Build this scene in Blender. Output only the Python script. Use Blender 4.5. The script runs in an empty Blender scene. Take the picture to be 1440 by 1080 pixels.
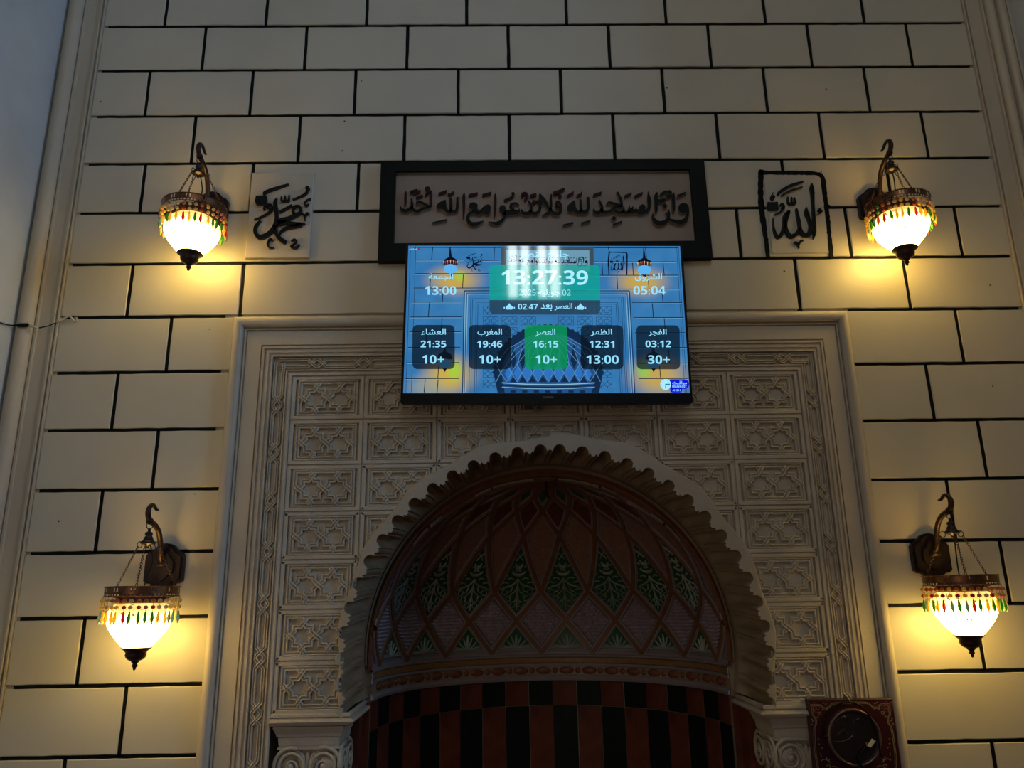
import bpy, math, random
import numpy as np
from mathutils import Vector, Matrix

rnd = random.Random(7)
PI = math.pi
scene = bpy.context.scene
C = scene.collection

# ------------------------------------------------------------------ camera
F_PX = 1084.986
CAM = (-0.163874, -2.589572, 1.548127)
RM = ((0.9998312635, 0.0143951372, 0.0114115999),
      (-0.0108440274, 0.9639485700, -0.2658675637),
      (-0.0148273955, 0.2656989544, 0.9639420179))     # columns: right, forward, up
cam_data = bpy.data.cameras.new('camera')
cam = bpy.data.objects.new('camera', cam_data)
C.objects.link(cam)
cam_data.sensor_fit = 'HORIZONTAL'
cam_data.sensor_width = 36.0
cam_data.lens = F_PX / 1440 * 36.0
cam_data.clip_start = 0.02
M4 = Matrix(((RM[0][0], RM[0][2], -RM[0][1], CAM[0]),
             (RM[1][0], RM[1][2], -RM[1][1], CAM[1]),
             (RM[2][0], RM[2][2], -RM[2][1], CAM[2]),
             (0, 0, 0, 1)))
cam.matrix_world = M4
scene.camera = cam

# ------------------------------------------------------------------ world, daylight, exposure
world = bpy.data.worlds.new('world')
scene.world = world
world.use_nodes = True
bg = world.node_tree.nodes['Background']
bg.inputs[0].default_value = (0.75, 0.80, 0.92, 1)
bg.inputs[1].default_value = 0.045


def area_light(name, loc, target, size, energy, color):
    d = bpy.data.lights.new(name, 'AREA')
    d.shape = 'RECTANGLE'
    d.size, d.size_y = size
    d.energy = energy
    d.color = color
    o = bpy.data.objects.new(name, d)
    C.objects.link(o)
    o.location = loc
    o.rotation_euler = (Vector(target) - Vector(loc)).to_track_quat('-Z', 'Y').to_euler()
    return o


# daylight through the hall's side windows (blue, falls on the left return wall) and from the clerestory behind
area_light('side_window_daylight', (4.8, -2.3, 3.9), (-1.8, -0.5, 3.0), (0.9, 2.2), 92, (0.28, 0.56, 1.0))
area_light('clerestory_daylight', (0.3, -3.9, 5.7), (0, 0, 1.9), (3.4, 0.5), 11.5, (1.0, 0.97, 0.96))
area_light('niche_fill_light', (-2.0, -4.7, 1.2), (0, 0, 1.7), (1.0, 2.0), 14, (1.0, 0.80, 0.60))  # added warm fill to brighten the niche; the hall has no door here

scene.view_settings.view_transform = 'Standard'
scene.view_settings.look = 'None'
scene.view_settings.gamma = 1.0
scene.view_settings.exposure = 0.0
scene.view_settings.use_curve_mapping = False


# ------------------------------------------------------------------ helpers
def on_plane(px, py, y=0.0):
    """A measured point of the photograph turned into the (x, z) it has on the upright plane at depth y."""
    d = ((px - 720) / F_PX, 1.0, (540 - py) / F_PX)
    w = [sum(RM[i][k] * d[k] for k in range(3)) for i in range(3)]
    t = (y - CAM[1]) / w[1]
    return CAM[0] + t * w[0], CAM[2] + t * w[2]


class MB:
    def __init__(self):
        self.v, self.f, self.m = [], [], []

    def add(self, verts, faces, mi=0):
        n = len(self.v)
        self.v += [tuple(p) for p in verts]
        for q in faces:
            self.f.append(tuple(i + n for i in q))
            self.m.append(mi)

    def box(self, x0, x1, y0, y1, z0, z1, mi=0):
        v = [(x, y, z) for z in (z0, z1) for y in (y0, y1) for x in (x0, x1)]
        self.add(v, [(0, 2, 3, 1), (4, 5, 7, 6), (0, 1, 5, 4), (2, 6, 7, 3), (0, 4, 6, 2), (1, 3, 7, 5)], mi)

    def bevel_box(self, x0, x1, y0, y1, z0, z1, b, mi=0):
        """box with its front (y0) edges chamfered"""
        v = [(x0, y1, z0), (x1, y1, z0), (x1, y1, z1), (x0, y1, z1),
             (x0, y0 + b, z0), (x1, y0 + b, z0), (x1, y0 + b, z1), (x0, y0 + b, z1),
             (x0 + b, y0, z0 + b), (x1 - b, y0, z0 + b), (x1 - b, y0, z1 - b), (x0 + b, y0, z1 - b)]
        f = [(3, 2, 1, 0)]
        for a in range(4):
            c = (a + 1) % 4
            f += [(a, c, c + 4, a + 4), (a + 4, c + 4, c + 8, a + 8)]
        f.append((8, 9, 10, 11))
        self.add(v, f, mi)

    def prism(self, poly, yf, yb, mi=0, side=None, back=False):
        """outline in (x, z), counter-clockwise seen from the front (-y)"""
        n = len(poly)
        v = [(x, yf, z) for x, z in poly] + [(x, yb, z) for x, z in poly]
        self.add(v, [tuple(range(n))], mi)
        k = len(self.v) - 2 * n
        for i in range(n):
            j = (i + 1) % n
            self.f.append((k + j, k + i, k + n + i, k + n + j))
            self.m.append(mi if side is None else side)
        if back:
            self.f.append(tuple(k + n + i for i in reversed(range(n))))
            self.m.append(mi)

    def tube(self, path, r, n=8, mi=0, closed=False, caps=True):
        P = [Vector(p) for p in path]
        L = len(P)
        rr = r if isinstance(r, (list, tuple)) else [r] * L
        rings = []
        up = None
        for i in range(L):
            if closed:
                t = P[(i + 1) % L] - P[i - 1]
            else:
                t = P[min(i + 1, L - 1)] - P[max(i - 1, 0)]
            t.normalize()
            if up is None:
                up = t.orthogonal().normalized()
            up = (up - t * up.dot(t))
            up.normalize()
            s = t.cross(up)
            rings.append([P[i] + (up * math.cos(2 * PI * k / n) + s * math.sin(2 * PI * k / n)) * rr[i] for k in range(n)])
        v = [p for ring in rings for p in ring]
        f = []
        for i in range(L if closed else L - 1):
            a, b = i * n, ((i + 1) % L) * n
            for k in range(n):
                f.append((a + k, a + (k + 1) % n, b + (k + 1) % n, b + k))
        if caps and not closed:
            f.append(tuple(range(n - 1, -1, -1)))
            f.append(tuple((L - 1) * n + k for k in range(n)))
        self.add(v, f, mi)

    def lathe(self, prof, c=(0, 0, 0), n=24, mi=0):
        v, f = [], []
        for r, z in prof:
            for k in range(n):
                a = 2 * PI * k / n
                v.append((c[0] + r * math.cos(a), c[1] + r * math.sin(a), c[2] + z))
        for i in range(len(prof) - 1):
            for k in range(n):
                a, b = i * n + k, i * n + (k + 1) % n
                f.append((a, b, b + n, a + n))
        self.add(v, f, mi)

    def ball(self, c, r, n=8, mi=0, sz=1.0):
        prof = [(max(r * math.sin(PI * i / n), 1e-5), -r * sz * math.cos(PI * i / n)) for i in range(n + 1)]
        self.lathe(prof, c, n, mi)

    def build(self, name, mats, parent=None, smooth=False, loc=None, **props):
        me = bpy.data.meshes.new(name)
        me.from_pydata(self.v, [], self.f)
        for m in (mats if isinstance(mats, (list, tuple)) else [mats]):
            me.materials.append(m)
        if any(self.m):
            me.polygons.foreach_set('material_index', self.m)
        if smooth:
            me.polygons.foreach_set('use_smooth', [True] * len(me.polygons))
        me.update()
        return link(name, me, parent, loc, **props)


def link(name, me, parent=None, loc=None, **props):
    o = bpy.data.objects.new(name, me)
    C.objects.link(o)
    if parent is not None:
        o.parent = parent
    if loc is not None:
        o.location = loc
    for k, v in props.items():
        o[k] = v
    return o


def thing(name, label, cat, loc=(0, 0, 0), group=None):
    o = link(name, None, None, loc, label=label, category=cat)
    if group:
        o['group'] = group
    return o


def smooth_angle(o, deg=35):
    me = o.data
    me.polygons.foreach_set('use_smooth', [True] * len(me.polygons))
    try:
        me.set_sharp_from_angle(angle=math.radians(deg))
    except Exception:
        pass


def catmull(pts, step):
    """resample points of any dimension along a Catmull-Rom curve"""
    P = [np.array(p, float) for p in pts]
    if len(P) < 3:
        n = max(2, int(np.linalg.norm((P[-1] - P[0])[:2]) / step))
        return [P[0] + (P[-1] - P[0]) * i / n for i in range(n + 1)]
    Q = [2 * P[0] - P[1]] + P + [2 * P[-1] - P[-2]]
    out = []
    for i in range(1, len(Q) - 2):
        a, b, c, d = Q[i - 1:i + 3]
        n = max(2, int(np.linalg.norm((c - b)[:2]) / step))
        for k in range(n):
            t = k / n
            out.append(.5 * (2 * b + (c - a) * t + (2 * a - 5 * b + 4 * c - d) * t * t + (3 * b - a - 3 * c + d) * t ** 3))
    out.append(P[-1])
    return out


def ribbon(pts, step):
    """pen stroke: (x, y, width) -> list of (left, right) pairs"""
    S = catmull(pts, step)
    prs = []
    for i, p in enumerate(S):
        t = S[min(i + 1, len(S) - 1)][:2] - S[max(i - 1, 0)][:2]
        L = np.linalg.norm(t)
        t = t / (L if L > 0 else 1)
        nrm = np.array([-t[1], t[0]])
        w = max(p[2], .5) / 2
        prs.append((p[:2] + nrm * w, p[:2] - nrm * w, p[:2], t, w))
    a, b, c, t, w = prs[0]
    nn = (a - c) / w
    pre = [(c + nn * w * .7 - t * w * .35, c - nn * w * .7 - t * w * .35)]
    a, b, c, t, w = prs[-1]
    nn = (a - c) / w
    post = [(c + nn * w * .7 + t * w * .35, c - nn * w * .7 + t * w * .35)]
    return pre + [(q[0], q[1]) for q in prs] + post


def stroke(mb, pts, to_xz, yf, yb, step=9, mi=0, side=1):
    """raised pen stroke on an upright plane"""
    prs = [(to_xz(*a), to_xz(*b)) for a, b in ribbon(pts, step)]
    n = len(prs)
    v = []
    for a, b in prs:
        v += [(a[0], yf, a[1]), (b[0], yf, b[1])]
    for a, b in prs:
        v += [(a[0], yb, a[1]), (b[0], yb, b[1])]
    f, m = [], []
    for i in range(n - 1):
        a = 2 * i
        f.append((a, a + 2, a + 3, a + 1)); m.append(mi)
        f.append((a, a + 2 * n, a + 2 + 2 * n, a + 2)); m.append(side)
        f.append((a + 1, a + 3, a + 3 + 2 * n, a + 1 + 2 * n)); m.append(side)
    f.append((0, 1, 2 * n + 1, 2 * n)); m.append(side)
    f.append((2 * n - 2, 4 * n - 2, 4 * n - 1, 2 * n - 1)); m.append(side)
    k = len(mb.v)
    mb.v += v
    mb.f += [tuple(i + k for i in q) for q in f]
    mb.m += m


def strap(mb, path, prof, to3, over=(), close=False, lift=.003, dens=None, mi=0):
    """moulded band swept along a mitred line in a plane; to3(u, v, h) gives the 3-D point"""
    P = [np.array(p, float) for p in path]
    pts, lf = [], []
    for i in range(len(P) - (0 if close else 1)):
        a, b = P[i], P[(i + 1) % len(P)]
        pts.append(a); lf.append(0)
        if i in over:
            for t in (.22, .78):
                pts.append(a + (b - a) * t); lf.append(lift)
        if dens:
            L = np.linalg.norm(b - a)
            n = int(L / dens)
            if n > 1:
                if i in over:
                    pts.pop(); lf.pop(); pts.pop(); lf.pop()
                for k in range(1, n):
                    t = k / n
                    pts.append(a + (b - a) * t)
                    lf.append(lift if (i in over and .2 < t < .8) else 0)
    if not close:
        pts.append(P[-1]); lf.append(0)
    n, k = len(pts), len(prof)
    v = []
    for i in range(n):
        pa = pts[(i - 1) % n] if (close or i > 0) else None
        pb = pts[(i + 1) % n] if (close or i < n - 1) else None
        t1 = (pts[i] - pa) if pa is not None else None
        t2 = (pb - pts[i]) if pb is not None else None
        if t1 is None: t1 = t2
        if t2 is None: t2 = t1
        t1 = t1 / np.linalg.norm(t1); t2 = t2 / np.linalg.norm(t2)
        n1 = np.array([-t1[1], t1[0]]); n2 = np.array([-t2[1], t2[0]])
        m = n1 + n2
        m /= np.linalg.norm(m)
        m /= max(m @ n1, .45)
        for off, h in prof:
            q = pts[i] + m * off
            v.append(to3(q[0], q[1], h + lf[i] * (1 if h > 0 else 0)))
    f = []
    for i in range(n if close else n - 1):
        a, b = i * k, ((i + 1) % n) * k
        for j in range(k - 1):
            f.append((a + j, a + j + 1, b + j + 1, b + j))
    mb.add(v, f, mi)


# ------------------------------------------------------------------ materials
def mat(name, color, rough=.6, var=.0, vscale=8., bump=0., bscale=60., metal=0., emit=None, estr=0., spec=.4,
        trans=0., coat=0., specks=0, stain=None, coord='Object', sscale=2.5, samt=.5):
    m = bpy.data.materials.new(name)
    m.use_nodes = True
    nt = m.node_tree
    b = nt.nodes['Principled BSDF']
    b.inputs['Base Color'].default_value = (*color, 1)
    b.inputs['Roughness'].default_value = rough
    b.inputs['Metallic'].default_value = metal
    b.inputs['Specular IOR Level'].default_value = spec
    b.inputs['Transmission Weight'].default_value = trans
    b.inputs['Coat Weight'].default_value = coat
    b.inputs['Coat Roughness'].default_value = .08
    if emit:
        b.inputs['Emission Color'].default_value = (*emit, 1)
        b.inputs['Emission Strength'].default_value = estr
    if var or bump or stain:
        if coord == 'World':
            tc = nt.nodes.new('ShaderNodeNewGeometry'); src = tc.outputs['Position']
        else:
            tc = nt.nodes.new('ShaderNodeTexCoord'); src = tc.outputs['Object']
    if var or stain:
        nz = nt.nodes.new('ShaderNodeTexNoise')
        nz.inputs['Scale'].default_value = vscale
        nz.inputs['Detail'].default_value = 5
        nt.links.new(src, nz.inputs['Vector'])
        mr = nt.nodes.new('ShaderNodeMapRange')
        mr.inputs[1].default_value = .3; mr.inputs[2].default_value = .7
        mr.inputs[3].default_value = 1 - var; mr.inputs[4].default_value = 1 + var
        nt.links.new(nz.outputs[0], mr.inputs[0])
        mx = nt.nodes.new('ShaderNodeVectorMath'); mx.operation = 'SCALE'
        mx.inputs[0].default_value = color
        nt.links.new(mr.outputs[0], mx.inputs['Scale'])
        last = mx.outputs[0]
        if stain:
            n2 = nt.nodes.new('ShaderNodeTexNoise')
            n2.inputs['Scale'].default_value = sscale; n2.inputs['Detail'].default_value = 6
            nt.links.new(src, n2.inputs['Vector'])
            m2 = nt.nodes.new('ShaderNodeMapRange')
            m2.inputs[1].default_value = .5; m2.inputs[2].default_value = .75
            m2.inputs[3].default_value = 0; m2.inputs[4].default_value = samt
            nt.links.new(n2.outputs[0], m2.inputs[0])
            mm = nt.nodes.new('ShaderNodeMix'); mm.data_type = 'RGBA'
            mm.inputs['B'].default_value = (*stain, 1)
            nt.links.new(m2.outputs[0], mm.inputs['Factor'])
            nt.links.new(last, mm.inputs['A'])
            last = mm.outputs['Result']
        if specks:
            vn = nt.nodes.new('ShaderNodeTexVoronoi'); vn.inputs['Scale'].default_value = specks
            nt.links.new(src, vn.inputs['Vector'])
            sx = nt.nodes.new('ShaderNodeSeparateColor')
            nt.links.new(vn.outputs['Color'], sx.inputs[0])
            g1 = nt.nodes.new('ShaderNodeMath'); g1.operation = 'GREATER_THAN'; g1.inputs[1].default_value = .90
            nt.links.new(sx.outputs[0], g1.inputs[0])
            g2 = nt.nodes.new('ShaderNodeMath'); g2.operation = 'LESS_THAN'; g2.inputs[1].default_value = .055
            nt.links.new(vn.outputs['Distance'], g2.inputs[0])
            g3 = nt.nodes.new('ShaderNodeMath'); g3.operation = 'MULTIPLY'
            nt.links.new(g1.outputs[0], g3.inputs[0]); nt.links.new(g2.outputs[0], g3.inputs[1])
            m5 = nt.nodes.new('ShaderNodeMix'); m5.data_type = 'RGBA'
            m5.inputs['B'].default_value = (.04, .03, .02, 1)
            nt.links.new(g3.outputs[0], m5.inputs['Factor']); nt.links.new(last, m5.inputs['A'])
            last = m5.outputs['Result']
        nt.links.new(last, b.inputs['Base Color'])
    if bump:
        nb = nt.nodes.new('ShaderNodeTexNoise')
        nb.inputs['Scale'].default_value = bscale
        nb.inputs['Detail'].default_value = 4
        nt.links.new(src, nb.inputs['Vector'])
        bp = nt.nodes.new('ShaderNodeBump')
        bp.inputs['Strength'].default_value = bump
        bp.inputs['Distance'].default_value = .004
        nt.links.new(nb.outputs[0], bp.inputs['Height'])
        nt.links.new(bp.outputs[0], b.inputs['Normal'])
    return m


M_BLOCK = mat('cream_block_paint', (.50, .455, .36), .42, .05, 3, .10, 22, stain=(.40, .35, .27), coord='World', sscale=1.6, samt=.35, spec=.35, specks=16)
M_PLASTER = mat('cream_plaster', (.46, .40, .305), .5, .07, 5, .22, 70, stain=(.34, .28, .20), coord='World', samt=.4, specks=20)
M_RELIEF = mat('relief_plaster', (.45, .385, .29), .5, .10, 9, .35, 140, stain=(.30, .245, .18), coord='World', samt=.45, sscale=6)
M_SIDE = mat('whitewash', (.50, .52, .52), .6, .08, 4, .25, 25, stain=(.34, .35, .34), coord='World')
M_BLACK = mat('black_joint_paint', (.0045, .005, .0045), .6, .3, 60, .4, 120, coord='World', spec=.1)
M_BOARDBLACK = mat('blackgreen_frame_paint', (.0030, .0050, .0040), .5, .3, 20, .3, 60, spec=.12)
M_BOARD = mat('brown_plaster_panel', (.26, .195, .15), .5, .12, 5, .15, 40, stain=(.19, .155, .11), sscale=3)
M_LETTER = mat('dark_green_letter', (.003, .007, .005), .5, spec=.12)
M_LETTER_R = mat('dark_maroon_letter', (.022, .006, .005), .5, spec=.12)
M_LSIDE = mat('letter_side_plaster', (.34, .25, .17), .6)
M_LSIDE_R = mat('letter_side_maroon', (.11, .038, .024), .6)
M_SOFFIT = mat('tan_arch_paint', (.30, .215, .125), .5, .15, 6, .15, 40, stain=(.10, .065, .035), coord='World')
M_LILAC = mat('lilac_grey_stucco', (.265, .205, .19), .6, .1, 10, .3, 90)
M_BROWN = mat('brown_rib_paint', (.20, .085, .032), .45, .15, 30)
M_GREEN = mat('green_panel_paint', (.016, .085, .024), .45, .25, 30)
M_CREAMLINE = mat('grey_cream_carving', (.33, .34, .27), .55)
M_LILAC2 = mat('lilac_star_panel', (.36, .28, .285), .55, .15, 40, .4, 120)
M_STIPPLE = mat('stippled_brown_panel', (.30, .155, .095), .7, .2, 60, .8, 160)
M_DARKRED = mat('dark_red_panel', (.14, .035, .016), .5, .2, 30)
M_GOLD = mat('ochre_band_paint', (.28, .14, .045), .4, .2, 60, .3, 160)
M_OVAL = mat('red_brown_bead_paint', (.22, .07, .028), .4, .15, 30)
M_TRED = mat('oxblood_tile', (.15, .040, .021), .5, .25, 14, stain=(.04, .010, .005), spec=.12)
M_TBLK = mat('black_green_tile', (.006, .010, .007), .5, .3, 14, spec=.12)
M_GROUT = mat('tile_grout', (.26, .20, .15), .7)
M_TVBODY = mat('tv_black_plastic', (.003, .003, .0035), .35, spec=.2)
M_BRONZE = mat('dark_bronze', (.022, .013, .010), .38, .35, 40, .3, 90, metal=.5, spec=.5)
M_BRONZE2 = mat('bronze_red_brown', (.030, .013, .009), .42, .3, 40, metal=.45, spec=.4)
M_FLOOR = mat('carpet_red', (.10, .022, .016), .9, .2, 3, .3, 50)
M_CEIL = mat('ceiling_white', (.32, .30, .27), .8, .04)

# ------------------------------------------------------------------ room shell
CW = .2043
ZT = 3.75


def course(k):
    return ZT - CW * k


LX0, LX1 = -1.722, -1.107
RX0, RX1 = 1.078, 1.722
b = MB()
b.box(-1.95, -1.00, .009, .36, 0, 6.0)
b.box(.98, 2.0, .009, .36, 0, 6.0)
b.box(-1.0, .98, .009, .36, 2.44, 6.0)
wall_back = b.build('wall_back', M_PLASTER, kind='structure')
b = MB(); b.box(-5, 5, -10, 1.3, -.1, 0)
b.build('floor', M_FLOOR, kind='structure')
b = MB(); b.box(-5, 5, -10, 1.3, 6.0, 6.1)
b.build('ceiling', M_CEIL, kind='structure')
b = MB(); b.box(-2.15, -1.862, -1.9, .36, 0, 6.0)
wl = b.build('wall_left', M_SIDE, kind='structure')
b = MB(); b.box(1.905, 2.2, -.9, .36, 0, 6.0)
wr = b.build('wall_right', M_SIDE, kind='structure')
WY = -5.1        # rear wall of the hall with the small high window that the screen mirrors
b = MB(); b.box(-5, 5, WY - .2, WY, 0, 6.0)
b.build('wall_rear', M_CEIL, kind='structure')
M_SKYPANE = mat('daylit_pane', (.8, .9, 1), .3, emit=(.93, 1.0, .97), estr=20)
M_WINFRAME = mat('window_frame_paint', (.2, .2, .18), .5)


def mirrored(px, py):
    d = ((px - 720) / F_PX, 1.0, (540 - py) / F_PX)
    w = [sum(RM[i][k] * d[k] for k in range(3)) for i in range(3)]
    t = ((-.101 - CAM[1]) + (-.101 - WY - .02)) / w[1]
    return CAM[0] + t * w[0], CAM[2] + t * w[2]


(wx0, wzt), (wx1, wzb) = mirrored(714, 343), mirrored(787, 417)
b = MB()
b.box(wx0 - .05, wx1 + .05, WY, WY + .012, wzb - .05, wzt + .05)
win = b.build('window_1', M_WINFRAME, kind='structure')
for pa_, pb_ in ((715, 727), (733, 744), (757, 768), (774, 786)):
    b = MB()
    xa, xb = mirrored(pa_, 380)[0], mirrored(pb_, 380)[0]
    b.box(min(xa, xb), max(xa, xb), WY + .012, WY + .02, wzb, wzt)
    b.build('pane', M_SKYPANE, win)


def vmould(name, prof, parent=None, z0=0, z1=6.0, m=M_PLASTER):
    """vertical moulding: profile (x, y) swept in z"""
    mb = MB()
    n = len(prof)
    v = [(x, y, z0) for x, y in prof] + [(x, y, z1) for x, y in prof]
    mb.add(v, [(i, i + 1, n + i + 1, n + i) for i in range(n - 1)])
    o = mb.build(name, m, parent, kind='structure')
    smooth_angle(o, 40)
    return o


def arc(cx, cy, r, a0, a1, n=7):
    return [(cx + r * math.cos(math.radians(a0 + (a1 - a0) * i / n)), cy + r * math.sin(math.radians(a0 + (a1 - a0) * i / n))) for i in range(n + 1)]


vmould('trim_1', [(-1.862, .01), (-1.862, -.012)] + arc(-1.832, -.012, .028, 180, 360) + [(-1.804, -.006), (-1.800, -.006), (-1.799, -.012), (-1.792, -.012), (-1.791, -.004), (-1.742, -.004),
                  (-1.741, -.010), (-1.735, -.010), (-1.734, .002), (-1.729, .002), (-1.728, -.007), (-1.723, -.007), (-1.722, .01)])
vmould('trim_2', [(1.722, .01), (1.723, -.007), (1.728, -.007), (1.729, .002), (1.734, .002), (1.735, -.008), (1.740, -.008), (1.741, -.004), (1.790, -.004), (1.791, -.014), (1.799, -.014), (1.800, -.004), (1.806, -.004)]
       + arc(1.826, -.008, .020, 180, 360) + [(1.848, .004), (1.852, .004)] + arc(1.872, -.010, .019, 180, 360) + [(1.893, -.002), (1.895, -.016), (1.905, -.018)])

# coursed blocks, one object each
ROWS = {-4: [-1.5], -3: [-1.33], -2: [-1.32], -1: [-1.484], 0: [-1.319], 1: [-1.517], 2: [-1.321]}
XJ = {}
for r in range(-4, 3):
    x = ROWS[r][0]
    XJ[r] = [(LX0, RX1, [x + .4 * i for i in range(9) if LX0 + .05 < x + .4 * i < RX1 - .05])]
XJ[3] = [(LX0, RX1, [-1.49, -1.085, -.69, -.29, .11, .51, .913, 1.31])]
XJ[4] = [(LX0, RX1, [-1.303, -.5, -.1, .3, .721, 1.128, 1.54])]
XJ[5] = [(LX0, RX1, [-1.49, -1.09, -.30, .10, .5, .916, 1.316])]
left = {6: -1.33, 7: -1.494, 8: -1.334, 9: -1.497, 10: -1.30, 11: -1.502, 12: -1.346, 13: -1.508}
right = {6: 1.475, 7: 1.336, 8: 1.485, 9: 1.342, 10: 1.486, 11: 1.366, 12: 1.50, 13: 1.349}
for r in range(6, 18):
    XJ[r] = [(LX0, LX1, [left.get(r, -1.34 if r % 2 else -1.50)]), (RX0, RX1, [right.get(r, 1.34 if r % 2 else 1.49)])]


def rough_edge(x0, z0, x1, z1, amp):
    n = max(2, int(math.hypot(x1 - x0, z1 - z0) / .035))
    nx, nz = -(z1 - z0), x1 - x0
    L = math.hypot(nx, nz); nx /= L; nz /= L
    out = []
    for i in range(n):
        t = i / n
        j = rnd.uniform(-amp, amp) if i else 0
        out.append((x0 + (x1 - x0) * t + nx * j, z0 + (z1 - z0) * t + nz * j))
    return out


def make_block(x0, x1, z0, z1):
    mb = MB()
    amp = .0009
    o = rough_edge(x0, z0, x1, z0, amp) + rough_edge(x1, z0, x1, z1, amp) + rough_edge(x1, z1, x0, z1, amp) + rough_edge(x0, z1, x0, z0, amp)
    cx, cz = (x0 + x1) / 2, (z0 + z1) / 2
    hx, hz = (x1 - x0) / 2, (z1 - z0) / 2
    dy = rnd.uniform(-.0007, .0007)
    n = len(o)
    bv = .0022
    inn = [(cx + (x - cx) * (hx - bv) / hx, cz + (z - cz) * (hz - bv) / hz) for x, z in o]
    v = [(x, dy, z) for x, z in inn] + [(x, dy + bv, z) for x, z in o] + [(x, .010, z) for x, z in o]
    f = [tuple(range(n))]
    for i in range(n):
        j = (i + 1) % n
        f += [(j, i, n + i, n + j), (n + j, n + i, 2 * n + i, 2 * n + j)]
    mb.add(v, f)
    mb.build('block', M_BLOCK, wall_back)


G = .0064       # half a joint
grout = MB()
for r, spans in XJ.items():
    zt, zb = course(r), course(r + 1)
    if zb < .05:
        continue
    for (xa, xb, js) in spans:
        e = [xa] + js + [xb]
        for i in range(len(e) - 1):
            gl = G if i else 0
            gr = G if i < len(e) - 2 else 0
            make_block(e[i] + gl, e[i + 1] - gr, zb + G * .9, zt - G * .9)
        for x in js:
            grout.box(x - G * 1.3, x + G * 1.3, .0045, .012, zb, zt)
        # the black paint stops a little short of the mouldings
        ea = xa + (.012 if xa < 0 else rnd.uniform(.004, .03)) + rnd.uniform(0, .012)
        eb = xb - (.008 if xb > 0 else rnd.uniform(.0, .05)) - rnd.uniform(0, .012)
        if r >= 6:
            if xa < 0: eb = xb - (.006 if r > 8 else .035)
            else: ea = xa + .012
        grout.box(ea, eb, .0045, .012, zt - G * 1.2, zt + G * 1.2)
grout.build('joint_paint', M_BLACK, wall_back, kind='stuff')

# ------------------------------------------------------------------ mihrab surround
ZC = 1.35           # centre of the arch
TX, TZ = .252, .156
TL, TR, TT = -.888, .876, 2.298
ZI = 1.206          # foot of the tile field
mihrab = thing('mihrab_surround', 'cream carved plaster surround framing the arched prayer niche', 'surround', (0, 0, 0))


def ring_r(th):     # outer edge of the flat band round the arch, th in degrees from the crown (+ to the right)
    a = abs(th)
    base = .728 if th > 0 else .715
    return base + .018 * math.cos(math.radians(2 * (a - 35))) + .006 * math.sin(a * .31 + (1 if th > 0 else 2.2)) - (.020 if a > 75 else .020 * a / 75)


def keep(x, z, pad=.012):
    th = math.degrees(math.atan2(x, z - ZC))
    return math.hypot(x, z - ZC) > ring_r(th) - pad


HR = .0079
SP = [(-HR, 0), (-HR * .90, .0105), (-HR * .62, .0128), (-HR * .36, .0118), (-HR * .16, .0070), (HR * .16, .0070), (HR * .36, .0118), (HR * .62, .0128), (HR * .90, .0105), (HR, 0)]


def tc(px, py):
    return ((px - 795) / 1219 * .252, -(py - 437) / 653 * .156)


TILE_PATHS = [
    ([(655, 212), (560, 335), (462, 335), (462, 395), (332, 495)], (0,)),
    ([(560, 212), (640, 335), (722, 335), (722, 395), (860, 495), (860, 565), (950, 565), (1040, 672)], (3,)),
    ([(332, 405), (462, 500), (462, 565), (545, 565), (640, 672)], (0,)),
    ([(540, 672), (630, 565), (722, 565), (722, 500), (870, 395), (870, 335), (960, 335), (1060, 212)], (0, 6)),
    ([(965, 212), (1050, 335), (1140, 335), (1140, 395), (1262, 495)], (3,)),
    ([(950, 672), (1040, 565), (1140, 565), (1140, 500), (1262, 405)], (0,)),
]


def tile_mesh(cx, cz, clip):
    mb = MB()
    to3 = lambda u, v, h: (u, .009 - h, v)
    dens = .006 if clip else None
    for path, over in TILE_PATHS:
        strap(mb, [tc(*p) for p in path], SP, to3, over, dens=dens)
    x0, z0 = tc(332, 672); x1, z1 = tc(1262, 205)
    strap(mb, [(x0, z0), (x1, z0), (x1, z1), (x0, z1)], SP, to3, close=True, dens=dens)
    # raised margin between the strapwork frame and the neighbouring panels
    hx, hz = TX / 2, TZ / 2
    ring = [(0, .0070), (.0012, .0070), (.0028, .0130), (.0120, .0130), (.0142, .0110), (.0150, 0)]
    x, z = hx, hz
    strap(mb, [(-x, -z), (x, -z), (x, z), (-x, z)], ring, to3, close=True, dens=dens)
    if clip:
        nx, nz = 42, 26
        for i in range(nx):
            for j in range(nz):
                a, c = -hx + TX * i / nx, -hz + TZ * j / nz
                a2, c2 = a + TX / nx, c + TZ / nz
                mb.add([(a, .009, c), (a2, .009, c), (a2, .009, c2), (a, .009, c2)], [(0, 1, 2, 3)])
        f2, m2 = [], []
        for q in mb.f:
            if all(keep(mb.v[i][0] + cx, mb.v[i][2] + cz) for i in q):
                f2.append(q)
        used = sorted({i for q in f2 for i in q})
        ix = {o: n for n, o in enumerate(used)}
        mb.v = [mb.v[i] for i in used]
        mb.f = [tuple(ix[i] for i in q) for q in f2]
        mb.m = [0] * len(f2)
        if not f2:
            return None
    else:
        mb.add([(-hx, .009, -hz), (hx, .009, -hz), (hx, .009, hz), (-hx, .009, hz)], [(0, 1, 2, 3)])
    return mb


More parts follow.
